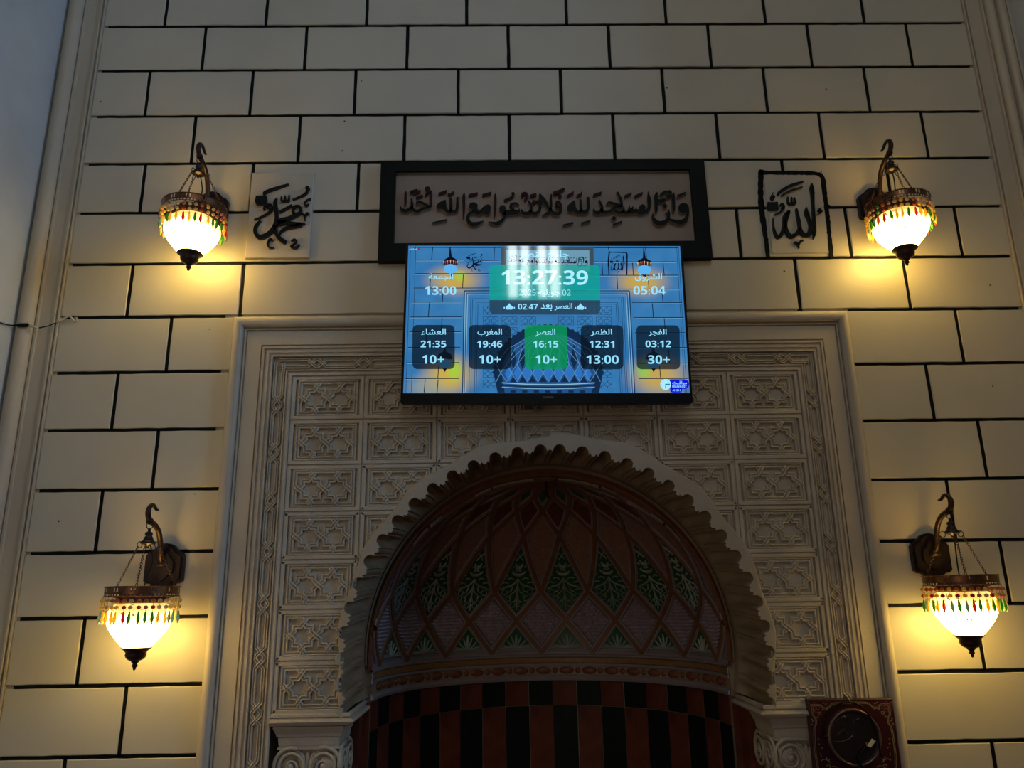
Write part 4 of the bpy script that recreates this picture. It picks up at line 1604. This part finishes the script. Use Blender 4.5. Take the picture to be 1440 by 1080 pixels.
FORMS = {'ا': (0xFE8D, 0xFE8E, 0, 0), 'ب': (0xFE8F, 0xFE90, 0xFE91, 0xFE92), 'ة': (0xFE93, 0xFE94, 0, 0), 'ت': (0xFE95, 0xFE96, 0xFE97, 0xFE98),
         'ج': (0xFE9D, 0xFE9E, 0xFE9F, 0xFEA0), 'د': (0xFEA9, 0xFEAA, 0, 0), 'ر': (0xFEAD, 0xFEAE, 0, 0), 'ش': (0xFEB5, 0xFEB6, 0xFEB7, 0xFEB8),
         'ص': (0xFEB9, 0xFEBA, 0xFEBB, 0xFEBC), 'ظ': (0xFEC5, 0xFEC6, 0xFEC7, 0xFEC8), 'ع': (0xFEC9, 0xFECA, 0xFECB, 0xFECC), 'غ': (0xFECD, 0xFECE, 0xFECF, 0xFED0),
         'ف': (0xFED1, 0xFED2, 0xFED3, 0xFED4), 'ق': (0xFED5, 0xFED6, 0xFED7, 0xFED8), 'ل': (0xFEDD, 0xFEDE, 0xFEDF, 0xFEE0), 'م': (0xFEE1, 0xFEE2, 0xFEE3, 0xFEE4),
         'ن': (0xFEE5, 0xFEE6, 0xFEE7, 0xFEE8), 'ه': (0xFEE9, 0xFEEA, 0xFEEB, 0xFEEC), 'و': (0xFEED, 0xFEEE, 0, 0), 'ي': (0xFEF1, 0xFEF2, 0xFEF3, 0xFEF4),
         'ء': (0xFE80, 0, 0, 0)}


def shape(s):
    out = []
    for i, ch in enumerate(s):
        if ch not in FORMS:
            out.append(ch); continue
        f = FORMS[ch]
        prev = i > 0 and s[i - 1] in FORMS and FORMS[s[i - 1]][2]
        nxt = f[2] and i < len(s) - 1 and s[i + 1] in FORMS and s[i + 1] != 'ء'
        if ch == 'ء': prev = False
        out.append(chr(f[3] if prev and nxt else f[1] if prev else f[2] if nxt else f[0]))
    return ''.join(reversed(out))


def sans(s, heavy):
    o = ''
    for ch in s:
        if ch.isdigit() and ch in '0123456789': o += chr((0x1D7EC if heavy else 0x1D7E2) + int(ch))
        elif 'A' <= ch <= 'Z' and heavy: o += chr(0x1D5D4 + ord(ch) - 65)
        else: o += ch
    return o


def text_mesh(s, bold):
    c = bpy.data.curves.new('writing', 'FONT')
    c.body = s
    c.offset = bold
    c.resolution_u = 2
    o = bpy.data.objects.new('writing', c)
    C.objects.link(o)
    bpy.context.view_layer.update()
    me = bpy.data.meshes.new_from_object(o.evaluated_get(bpy.context.evaluated_depsgraph_get()))
    bpy.data.objects.remove(o)
    return me


def put_text(s, u0, v0, u1, v1, m, parent=None, f=CR, lay=13, arabic=False, bold=.022, name='writing', y0=None):
    me = text_mesh(shape(s) if arabic else sans(s, bold > .01), bold if arabic else 0)
    co = np.empty(len(me.vertices) * 3); me.vertices.foreach_get('co', co); co = co.reshape(-1, 3)
    a, b_ = co.min(0), co.max(0)
    for v_ in me.vertices:
        u = u0 + (v_.co.x - a[0]) / (b_[0] - a[0]) * (u1 - u0)
        w = v1 - (v_.co.y - a[1]) / (b_[1] - a[1]) * (v1 - v0)
        x, z = f(u, w)
        v_.co = (x, (-.0012 - LAY * lay) if y0 is None else y0, z)
    me.materials.clear(); me.materials.append(m)
    me.update()
    return link(name, me, parent if parent is not None else screen)


for s, a in (('جامع النصر', (588, 57, 826, 110)), ('جويلية', (679, 246, 780, 284)), ('بعد', (690, 318, 744, 353)), ('العصر', (755, 314, 841, 351)),
             ('الجمعة', (150, 172, 268, 206)), ('الشروق', (1145, 168, 1276, 208)), ('العشاء', (115, 438, 233, 470)), ('المغرب', (385, 438, 502, 477)),
             ('العصر', (662, 438, 758, 477)), ('الظهر', (927, 438, 1032, 475)), ('الفجر', (1207, 438, 1295, 475))):
    put_text(s, *a, E_TXT, arabic=True, bold=.012)
put_text('مواقيت', 1319, 690, 1389, 711, E_TXT, arabic=True, bold=.015)
put_text('MAWAQIT', 1319, 711, 1388, 724, E_TXT, bold=.03)
put_text('v4.109.1', 1319, 730, 1358, 740, E_TXT, bold=.02)
put_text('غير متصل', 56, 46, 95, 60, E_TXT, arabic=True, bold=.012)
put_text('13:27:39', 500, 155, 918, 226, E_TXT2, bold=.042)
for s, a, w in (('2025', (585, 249, 666, 278), .008), ('02', (794, 249, 834, 278), .008), ('02:47', (580, 318, 675, 346), .035), ('13:00', (133, 233, 283, 276), .035),
                ('05:04', (1137, 230, 1292, 273), .035), ('21:35', (112, 497, 234, 530), .035), ('19:46', (383, 497, 503, 530), .035), ('16:15', (652, 497, 772, 530), .035),
                ('12:31', (922, 497, 1042, 530), .035), ('03:12', (1192, 495, 1315, 528), .035), ('10+', (120, 566, 224, 608), .045), ('10+', (392, 566, 495, 608), .045),
                ('10+', (663, 566, 765, 608), .045), ('13:00', (907, 566, 1062, 608), .045), ('30+', (1203, 566, 1308, 608), .045)):
    put_text(s, *a, E_TXT, bold=w)
mb = MB()
for cx in (538, 881):
    flatpoly(mb, [CR(*p) for p in [(cx - 18, 338), (cx - 16, 332), (cx - 8, 325), (cx - 2, 320), (cx, 314), (cx + 2, 320), (cx + 8, 325), (cx + 16, 332), (cx + 18, 338), (cx + 13, 346), (cx - 13, 346)]], 13)
    flatpoly(mb, [CR(*p) for p in blob(cx - 24, 338, 3.2, 5, 8)], 13)
    flatpoly(mb, [CR(*p) for p in blob(cx + 24, 338, 3.2, 5, 8)], 13)
mb.build('dome_symbol', E_TXT, screen)
put_text('TELEFUNKEN', 0, 0, 1, 1, mat('bezel_lettering', (.32, .32, .32), .4), parent=tv, y0=-.0014, bold=.01,
         f=lambda u, v: (-.0125 + u * .034 - .0, -.2795 - v * .0055))

# ------------------------------------------------------------------ hanging wall lamps
M_GLOBE = bpy.data.materials.new('lit_mosaic_glass')
M_GLOBE.use_nodes = True
nt = M_GLOBE.node_tree
bs = nt.nodes['Principled BSDF']
bs.inputs['Base Color'].default_value = (.8, .7, .45, 1)
bs.inputs['Roughness'].default_value = .25
tcn = nt.nodes.new('ShaderNodeTexCoord')
vo = nt.nodes.new('ShaderNodeTexVoronoi'); vo.inputs['Scale'].default_value = 95
nt.links.new(tcn.outputs['Object'], vo.inputs['Vector'])
n1 = nt.nodes.new('ShaderNodeTexNoise'); n1.inputs['Scale'].default_value = 22; n1.inputs['Detail'].default_value = 3
nt.links.new(tcn.outputs['Object'], n1.inputs['Vector'])
rp = nt.nodes.new('ShaderNodeValToRGB')
rp.color_ramp.elements[0].position = .36; rp.color_ramp.elements[0].color = (1.0, .58, .10, 1)
rp.color_ramp.elements[1].position = .58; rp.color_ramp.elements[1].color = (1.0, .72, .19, 1)
nt.links.new(n1.outputs[0], rp.inputs[0])
sp = nt.nodes.new('ShaderNodeTexNoise'); sp.inputs['Scale'].default_value = 120; sp.inputs['Detail'].default_value = 1
nt.links.new(tcn.outputs['Object'], sp.inputs['Vector'])
mr = nt.nodes.new('ShaderNodeMapRange')
mr.inputs[1].default_value = .31; mr.inputs[2].default_value = .36; mr.inputs[3].default_value = .01; mr.inputs[4].default_value = 1.0
nt.links.new(sp.outputs[0], mr.inputs[0])
mr2 = nt.nodes.new('ShaderNodeMapRange')
mr2.inputs[1].default_value = .35; mr2.inputs[2].default_value = .65; mr2.inputs[3].default_value = .55; mr2.inputs[4].default_value = 1.0
nt.links.new(n1.outputs[0], mr2.inputs[0])
mu = nt.nodes.new('ShaderNodeMath'); mu.operation = 'MULTIPLY'
nt.links.new(mr.outputs[0], mu.inputs[0]); nt.links.new(mr2.outputs[0], mu.inputs[1])
mu2 = nt.nodes.new('ShaderNodeMath'); mu2.operation = 'MULTIPLY'
nt.links.new(mu.outputs[0], mu2.inputs[0]); mu2.inputs[1].default_value = 16.5
nt.links.new(rp.outputs[0], bs.inputs['Emission Color'])
sxyz = nt.nodes.new('ShaderNodeSeparateXYZ')
nt.links.new(tcn.outputs['Object'], sxyz.inputs[0])
mz = nt.nodes.new('ShaderNodeMapRange')      # the bulb hangs low in the glass
mz.inputs[1].default_value = .095; mz.inputs[2].default_value = .175; mz.inputs[3].default_value = 1.9; mz.inputs[4].default_value = .09
nt.links.new(sxyz.outputs['Z'], mz.inputs[0])
mu3 = nt.nodes.new('ShaderNodeMath'); mu3.operation = 'MULTIPLY'
nt.links.new(mu2.outputs[0], mu3.inputs[0]); nt.links.new(mz.outputs[0], mu3.inputs[1])
nt.links.new(mu3.outputs[0], bs.inputs['Emission Strength'])


def beadmat(name, col):
    m = bpy.data.materials.new(name)
    m.use_nodes = True
    nt = m.node_tree
    b_ = nt.nodes['Principled BSDF']
    b_.inputs['Base Color'].default_value = (*col, 1)
    b_.inputs['Roughness'].default_value = .15
    b_.inputs['Specular IOR Level'].default_value = .7
    tl = nt.nodes.new('ShaderNodeBsdfTranslucent'); tl.inputs[0].default_value = (*[min(1, c * 1.3) for c in col], 1)
    mix = nt.nodes.new('ShaderNodeMixShader'); mix.inputs[0].default_value = .4
    out = nt.nodes['Material Output']
    nt.links.new(b_.outputs[0], mix.inputs[1]); nt.links.new(tl.outputs[0], mix.inputs[2]); nt.links.new(mix.outputs[0], out.inputs[0])
    return m


BEADS = [beadmat('bead_' + n, c) for n, c in (('red', (.55, .03, .03)), ('orange', (.60, .17, .04)), ('green', (.08, .34, .03)), ('teal', (.07, .25, .20)), ('yellow', (.9, .62, .12)),
                                              ('pink', (.55, .22, .16)), ('clear', (.60, .50, .30)), ('blue', (.25, .40, .45)))]
M_BAND = mat('pierced_brass_band', (.16, .07, .03), .35, .3, 60, metal=.7)
M_PIERCE = mat('pierced_hole_glow', (.9, .6, .25), .4)
M_WIRE = mat('brass_wire', (.30, .17, .07), .35, metal=.8)

strand_meshes = []
for k in range(10):
    mb = MB()
    c1, c2, c3 = rnd.choice((0, 6, 4, 5, 2, 6, 1)), rnd.choice((6, 4, 0, 5, 6)), rnd.choice((0, 1, 2, 4, 3, 4, 2, 6, 7))
    if rnd.random() < .6: c2 = c1
    mb.tube([(0, 0, 0), (0, 0, -.043)], .0006, 4, 3, caps=False)
    mb.ball((0, 0, -.013), .0066, 8, 0, .85)
    mb.ball((0, 0, -.032), .0066, 8, 1, .85)
    mb.lathe([(.0008, -.043), (.0024, -.045), (.0058, -.064), (.0050, -.069), (.0002, -.081)], n=6, mi=2)
    me = mb.build('bead_strand', [BEADS[c1], BEADS[c2], BEADS[c3], M_WIRE])
    strand_meshes.append(me.data)
    bpy.data.objects.remove(me)

# chain made once, z runs along it
CH_L = .155


def chain_mesh(L):
    mb = MB()
    n = int(L / .0082)
    for i in range(n):
        z = (i + .5) / n * L
        pts = []
        for a in range(10):
            t = 2 * PI * a / 10
            p = (.0030 * math.cos(t), 0, .0058 * math.sin(t))
            if i % 2: p = (0, p[0], p[2])
            pts.append((p[0], p[1], p[2] + z))
        mb.tube(pts, .00095, 5, closed=True)
    return mb


def make_lamp(label, loc, face, spin):
    """local axes: lamp axis at x=y=0, wall surface at y=+.155, z=0 at the tip of the finial"""
    t = thing('hanging_wall_lamp', label, 'lamp', loc, 'bead fringed lamps on the wall')
    px = 0.0
    # back plate
    def outline(w, zb, zt):
        pts = [(-w, zb + .022), (-w * .82, zb + .014), (-w * .62, zb + .013), (-w * .45, zb + .003), (0, zb - .008), (w * .45, zb + .003), (w * .62, zb + .013), (w * .82, zb + .014), (w, zb + .022),
               (w, zt - .030), (w * .86, zt - .020), (w * .66, zt - .014), (w * .42, zt + .002), (w * .2, zt + .008), (0, zt + .010), (-w * .2, zt + .008), (-w * .42, zt + .002), (-w * .66, zt - .014), (-w * .86, zt - .020), (-w, zt - .030)]
        return pts
    mb = MB()
    o1 = outline(.062, .238, .369)
    mb.prism(o1, .137, .154)
    o2 = outline(.055, .246, .361)
    mb.prism(o2, .128, .138)
    o3 = outline(.036, .266, .345)
    mb.prism(o3, .118, .129)
    mb.v = [(x - .002, y, z) for x, y, z in mb.v]
    o = mb.build('back_plate', M_BRONZE, t)
    # arm with curled end
    mb = MB()
    path = catmull([(0, .122, .312), (0, .100, .335), (0, .088, .365), (0, .076, .398), (0, .052, .424), (0, .022, .434), (0, -.004, .436)], .006)
    P = [tuple(p) for p in catmull([(p[0] + p[1] * 0, p[1], p[2]) for p in path], .02)]
    path = [(0, .120, .310), (0, .103, .330), (0, .094, .356), (0, .084, .384), (0, .066, .410), (0, .040, .426), (0, .012, .434), (0, -.006, .440), (0, -.018, .452), (0, -.021, .466), (0, -.014, .479), (0, .002, .487), (0, .018, .485), (0, .031, .477), (0, .046, .476)]
    def c3(pts, m):
        P_ = [Vector(p) for p in pts]
        Q = [2 * P_[0] - P_[1]] + P_ + [2 * P_[-1] - P_[-2]]
        out = []
        for i in range(1, len(Q) - 2):
            a, b_, c_, d_ = Q[i - 1:i + 3]
            for k in range(m):
                u = k / m
                out.append(.5 * (2 * b_ + (c_ - a) * u + (2 * a - 5 * b_ + 4 * c_ - d_) * u * u + (3 * b_ - a - 3 * c_ + d_) * u ** 3))
        out.append(P_[-1])
        return out
    PP = c3(path, 4)
    rr = [.0085 if i < len(PP) * .62 else .0085 - .0050 * (i - len(PP) * .62) / (len(PP) * .38) for i in range(len(PP))]
    mb.tube(PP, rr, 10)
    mb.ball((0, -.004, .437), .0115, 10)
    mb.lathe([(.0001, 0), (.015, .002), (.018, .010), (.012, .018), (.009, .024)], (0, .118, .302), 14)
    mb.build('arm', M_BRONZE2, t, smooth=True)
    # hanging ring and hub
    mb = MB()
    mb.tube([(.0105 * math.cos(a * PI / 8), 0, .425 + .0125 * math.sin(a * PI / 8)) for a in range(16)], .0016, 6, closed=True)
    mb.build('hanging_ring', M_BRONZE, t, smooth=True)
    mb = MB()
    mb.lathe([(.0003, .415), (.0045, .413), (.0045, .405), (.011, .402), (.012, .396), (.009, .392), (.0135, .386), (.015, .378), (.022, .374), (.024, .370), (.018, .366), (.006, .364), (.004, .356)], n=20)
    for a in range(3):
        an = spin + a * 2 * PI / 3
        cx, cy = .030 * math.cos(an), .030 * math.sin(an)
        u = Vector((math.cos(an), math.sin(an), 0)); w = Vector((0, 0, 1))
        mb.tube([Vector((cx, cy, .366)) + (u * math.cos(q * PI / 8) + w * math.sin(q * PI / 8)) * .0095 for q in range(16)], .0013, 6, closed=True)
    mb.build('hub', M_BRONZE, t, smooth=True)
    # electric cord
    mb = MB()
    mb.tube(c3([(.004, .006, .37), (.010, .012, .34), (.012, .018, .31), (.006, .010, .275), (.001, .002, .24)], 4), .0022, 6)
    mb.build('electric_cord', M_TVBODY, t, smooth=True)
    # three chains
    for a in range(3):
        an = spin + a * 2 * PI / 3
        p0 = Vector((.098 * math.cos(an), .098 * math.sin(an), .240)); p1 = Vector((.036 * math.cos(an), .036 * math.sin(an), .360))
        d = p1 - p0
        if 'ch' not in cache:
            o = chain_mesh(d.length).build('chain', M_BRONZE, t, smooth=True); cache['ch'] = o.data
        else:
            o = link('chain', cache['ch'], t)
        o.location = p0
        o.rotation_mode = 'QUATERNION'
        o.rotation_quaternion = d.to_track_quat('Z', 'Y')
    # ring band
    if 'band' not in cache:
        mb = MB()
        n = 120
        zz = [.2115, .2135, .2185, .2245, .2375, .2395]
        rad = [.1045, .1045, .1040, .1040, .1040, .1055]
        v = [(rad[j] * math.cos(2 * PI * i / n), rad[j] * math.sin(2 * PI * i / n), zz[j]) for j in range(6) for i in range(n)]
        f, m = [], []
        for j in range(5):
            for i in range(n):
                if j == 1 and i % 2: continue
                if j == 3 and i % 10 in (2, 4): continue
                f.append((j * n + i, j * n + (i + 1) % n, (j + 1) * n + (i + 1) % n, (j + 1) * n + i))
        mb.add(v, f)
        mb.tube([(.105 * math.cos(2 * PI * i / 48), .105 * math.sin(2 * PI * i / 48), .2395) for i in range(48)], .0016, 5, closed=True)
        mb.tube([(.105 * math.cos(2 * PI * i / 48), .105 * math.sin(2 * PI * i / 48), .2115) for i in range(48)], .0012, 5, closed=True)
        cache['band'] = mb.build('pierced_ring', M_BAND, t).data
    else:
        link('pierced_ring', cache['band'], t)
    # gallery that carries the globe
    if 'gal' not in cache:
        mb = MB()
        mb.lathe([(.058, .190), (.072, .192), (.074, .200), (.070, .206), (.060, .222), (.062, .228), (.050, .230)], n=32)
        for a in range(3):
            an = a * 2 * PI / 3
            mb.tube([(.07 * math.cos(an), .07 * math.sin(an), .203), (.104 * math.cos(an), .104 * math.sin(an), .214)], .0022, 6)
        cache['gal'] = mb.build('globe_gallery', M_BAND, t, smooth=True).data
    else:
        link('globe_gallery', cache['gal'], t)
    # globe
    if 'globe' not in cache:
        mb = MB()
        mb.lathe([(.034, .062), (.044, .070), (.060, .088), (.074, .106), (.085, .124), (.0915, .142), (.092, .156), (.088, .170), (.080, .182), (.070, .191), (.060, .196)], n=40)
        cache['globe'] = mb.build('globe', M_GLOBE, t, smooth=True).data
    else:
        link('globe', cache['globe'], t)
    if 'cup' not in cache:
        mb = MB()
        mb.lathe([(.030, .067), (.041, .0655), (.0425, .063), (.034, .057), (.029, .051), (.030, .044), (.027, .036), (.020, .030), (.012, .027), (.0095, .022), (.006, .020), (.0085, .014), (.008, .011), (.004, .009), (.005, .006), (.003, .002), (.0002, 0)], n=28)
        cache['cup'] = mb.build('finial_cup', M_BRONZE2, t, smooth=True).data
    else:
        link('finial_cup', cache['cup'], t)
    N = 34
    for i in range(N):
        a = 2 * PI * i / N + spin
        r = .1065
        o = link('bead_strand', strand_meshes[rnd.randrange(10)], t, (r * math.cos(a), r * math.sin(a), .212))
        o.rotation_euler = (rnd.uniform(-.06, .06), rnd.uniform(-.06, .06), rnd.uniform(0, 3))
    return t


cache = {}
for lab, loc, sp_ in (('lit beaded hanging lamp on the wall left of the black lettered plaque without outline', (-1.221, -.155, 2.630), .35),
                      ('lit beaded hanging lamp on the wall right of the black outlined plaque', (1.238, -.155, 2.624), 2.65),
                      ('lit beaded hanging lamp low on the wall to the left of the niche surround', (-1.257, -.155, 1.354), 2.85),
                      ('lit beaded hanging lamp low on the wall right of the niche, above the red box', (1.242, -.155, 1.351), .18)):
    make_lamp(lab, loc, 1, sp_)

# ------------------------------------------------------------------ dark red wall box with a round medallion
wb = thing('medallion_wall_box', 'dark red square wall box with gold ornament around a black round medallion', 'wall decoration', (.909, -.012, 1.06))
M_MAROON = mat('maroon_lacquer', (.034, .004, .004), .35, .2, 20, spec=.4)
M_GOLDL = mat('gold_print', (.26, .19, .10), .45)
M_PINK = mat('dull_pink_print', (.22, .05, .05), .5)
M_DISC = mat('dark_medallion', (.013, .007, .005), .35, .3, 30, .3, 40, spec=.5)
M_STEEL = mat('medallion_rim', (.16, .10, .09), .3, metal=.7)
x0, x1, zt, zb = -.131, .131, .166, -.150
mb = MB()
mb.bevel_box(x0, x1, -.022, .008, zb, zt, .002)
mb.build('case', M_MAROON, wb)


def WBm(u, v):      # study crop 9.6x of the box, on its front face
    x, z = on_plane(1130 + u / 9.6, 975 + v / 9.6, -.034)
    return x - .909, z - 1.06


def wline(mb, pts, w, mi=0, smooth=True):
    prs = ribbon([(p[0], p[1], w) for p in pts], 16 if smooth else 1e9)
    prs = [(WBm(*a), WBm(*b_)) for a, b_ in prs]
    v = []
    for a, b_ in prs:
        v += [(a[0], -.0226, a[1]), (b_[0], -.0226, b_[1])]
    mb.add(v, [(2 * i, 2 * i + 2, 2 * i + 3, 2 * i + 1) for i in range(len(prs) - 1)], mi)


mb = MB()
for side in (0, 1):
    fx = (lambda p: p) if side == 0 else (lambda p: (1258 - p[0] + (p[1] - 130) * .205, p[1] - 8))
    for off in (0, 18):
        wline(mb, [fx(p) for p in [(90, 150 + off), (225, 152 + off), (265, 190 + off), (330, 185 + off), (380, 140 + off), (440, 125 + off), (640, 122 + off)]], 7)
        wline(mb, [fx(p) for p in [(110 + off, 180), (118 + off, 290), (155 + off * .8, 340), (160 + off * .8, 420), (135 + off, 480), (150 + off, 800), (185 + off, 1010), (215 + off, 1400)]], 7)
    for c in ((75, 130), (270, 130), (300, 145), (320, 215), (110, 350), (125, 375), (190, 320), (110, 420), (255, 220), (200, 620), (210, 685), (245, 740)):
        q = fx(c)
        wline(mb, [(q[0] - 8, q[1] + 4), (q[0] + 8, q[1] - 5)], 13)
    for st in ([(230, 810), (240, 850)], [(240, 910), (280, 890), (330, 910), (370, 940)], [(300, 860), (330, 900), (345, 930)], [(350, 890), (335, 930)], [(305, 985), (340, 960), (360, 1000), (330, 1015)], [(385, 985), (430, 990), (450, 1010)]):
        wline(mb, [fx(p) for p in st], 10)
    wline(mb, [fx(p) for p in [(200, 255), (236, 255), (232, 285), (205, 285), (200, 255)]], 9, smooth=False)
mb.build('gold_ornament', M_GOLDL, wb)
mb = MB()
for side in (0, 1):
    fx = (lambda p: p) if side == 0 else (lambda p: (1258 - p[0] + (p[1] - 130) * .205, p[1] - 8))
    for c in ((145, 140), (95, 195), (145, 195), (195, 195), (120, 235), (170, 235)):
        wline(mb, [fx(p) for p in [(c[0] + 22 * math.cos(a), c[1] + 22 * math.sin(a)) for a in [k * PI / 4 for k in range(9)]]], 6)
mb.build('rosette_print', M_PINK, wb)
cx, cz = WBm(672, 590)
R0 = .083
mb = MB()
n = 56
pf = [(R0, -.0225), (R0 - .001, -.034), (R0 - .005, -.036), (R0 - .008, -.033)]
mb.add([(cx + r * math.cos(2 * PI * i / n), y, cz + r * math.sin(2 * PI * i / n)) for r, y in pf for i in range(n)],
       [(j * n + i, j * n + (i + 1) % n, (j + 1) * n + (i + 1) % n, (j + 1) * n + i) for j in range(3) for i in range(n)])
o = mb.build('medallion_rim', M_STEEL, wb, smooth=True)
mb = MB()
pf = [(R0 - .008, -.033), (R0 - .014, -.031), (R0 - .016, -.033), (.0001, -.034)]
mb.add([(cx + r * math.cos(2 * PI * i / n), y, cz + r * math.sin(2 * PI * i / n)) for r, y in pf for i in range(n)],
       [(j * n + i, j * n + (i + 1) % n, (j + 1) * n + (i + 1) % n, (j + 1) * n + i) for j in range(3) for i in range(n)])
# low scrolls on the disc
for st in ([(480, 330), (520, 300), (570, 330), (540, 400), (470, 420)], [(640, 430), (660, 360), (730, 330), (750, 400), (700, 440)], [(400, 640), (500, 640), (600, 600), (640, 560)], [(560, 230), (580, 245), (540, 240)], [(780, 340), (790, 430)], [(450, 540), (520, 480), (560, 540)]):
    q = [WBm(*p) for p in st]
    mb.tube([(a, -.0345, c_) for a, c_ in q], .0016, 5)
mb.build('medallion', M_DISC, wb)
mb = MB()


def t3(pts, y):
    return [(WBm(p[0], p[1])[0], y, WBm(p[0], p[1])[1]) for p in catmull([(a, b_, 0) for a, b_ in pts], 25)]


mb.tube(t3([(640, 118), (560, 118), (470, 135), (360, 230), (280, 350), (255, 460), (272, 560)], -.030), .0032, 7)
mb.tube(t3([(640, 118), (720, 150), (830, 260), (905, 400), (955, 560), (985, 700), (1005, 830)], -.040), .0032, 7)
mb.ball((WBm(285, 575)[0], -.031, WBm(285, 575)[1]), .0072, 8)
mb.tube(t3([(815, 695), (760, 760), (720, 850), (735, 960), (690, 1010)], -.040), .0055, 7)
mb.build('black_cord', M_TVBODY, wb, smooth=True)
mb = MB()
mb.tube([(WBm(632, 130)[0], -.028, WBm(632, 130)[1]), (WBm(620, 100)[0], -.026, WBm(620, 100)[1]), (WBm(612, 60)[0], -.014, WBm(612, 60)[1]), (WBm(612, 45)[0], .004, WBm(612, 45)[1])], .0016, 6)
mb.build('hook', mat('hook_metal', (.45, .42, .36), .35, metal=.6), wb, smooth=True)
tag = [WBm(*p) for p in ((880, 596), (925, 626), (858, 712), (813, 690))][::-1]
tg = link('cable_connector', None, None, (0, 0, 0), label='small white connector hanging on a black cord across the dark medallion', category='connector')
mb = MB()
mb.prism([(x + .909, z + 1.06) for x, z in tag], -.0585, -.0535, back=True)
mb.build('white_plug', mat('white_plastic', (.55, .52, .42), .4), tg)
mb = MB()
a_, b__ = WBm(800, 640), WBm(810, 690)
mb.tube([(a_[0] + .909, -.056, a_[1] + 1.06), (b__[0] + .909, -.056, b__[1] + 1.06)], .002, 6)
mb.build('brass_pin', mat('pin_brass', (.35, .22, .10), .4, metal=.5), tg)

# ------------------------------------------------------------------ loose cable at the left
cb = thing('power_cable', 'thin cable with black plug joint crossing the corner moulding at the left', 'cable', (-1.78, -.03, 2.48))


def cpt(pts):
    return [(x + 1.78, y + .03, z - 2.48) for x, y, z in pts]


mb = MB()
mb.tube(cpt([(-1.856, -.55, 2.40), (-1.857, -.35, 2.425), (-1.857, -.116, 2.467), (-1.856, -.079, 2.473), (-1.855, -.055, 2.478), (-1.846, -.046, 2.481)]), .0022, 6)
mb.tube(cpt([(-1.772, -.030, 2.476), (-1.757, -.026, 2.482), (-1.746, -.020, 2.487), (-1.726, -.014, 2.501)]), .0022, 6)
mb.build('black_wire', M_TVBODY, cb, smooth=True)
mb = MB()
mb.tube(cpt([(-1.850, -.046, 2.4805), (-1.838, -.0445, 2.4815), (-1.837, -.0442, 2.4815), (-1.803, -.042, 2.4825), (-1.801, -.042, 2.4825)]), [.003, .0045, .0068, .0068, .005], 10)
mb.build('black_plug', M_TVBODY, cb, smooth=True)
mb = MB()
mb.tube(cpt([(-1.802, -.040, 2.481), (-1.775, -.032, 2.477)]), .0042, 8)
mb.tube(cpt([(-1.726, -.014, 2.501), (-1.712, -.011, 2.512), (-1.700, -.009, 2.520), (-1.685, -.010, 2.526), (-1.672, -.009, 2.517), (-1.668, -.006, 2.508), (-1.660, -.004, 2.512), (-1.662, -.001, 2.522), (-1.672, .002, 2.524)]), .0034, 8)
mb.build('white_wire', mat('white_cable', (.50, .46, .38), .5), cb, smooth=True)
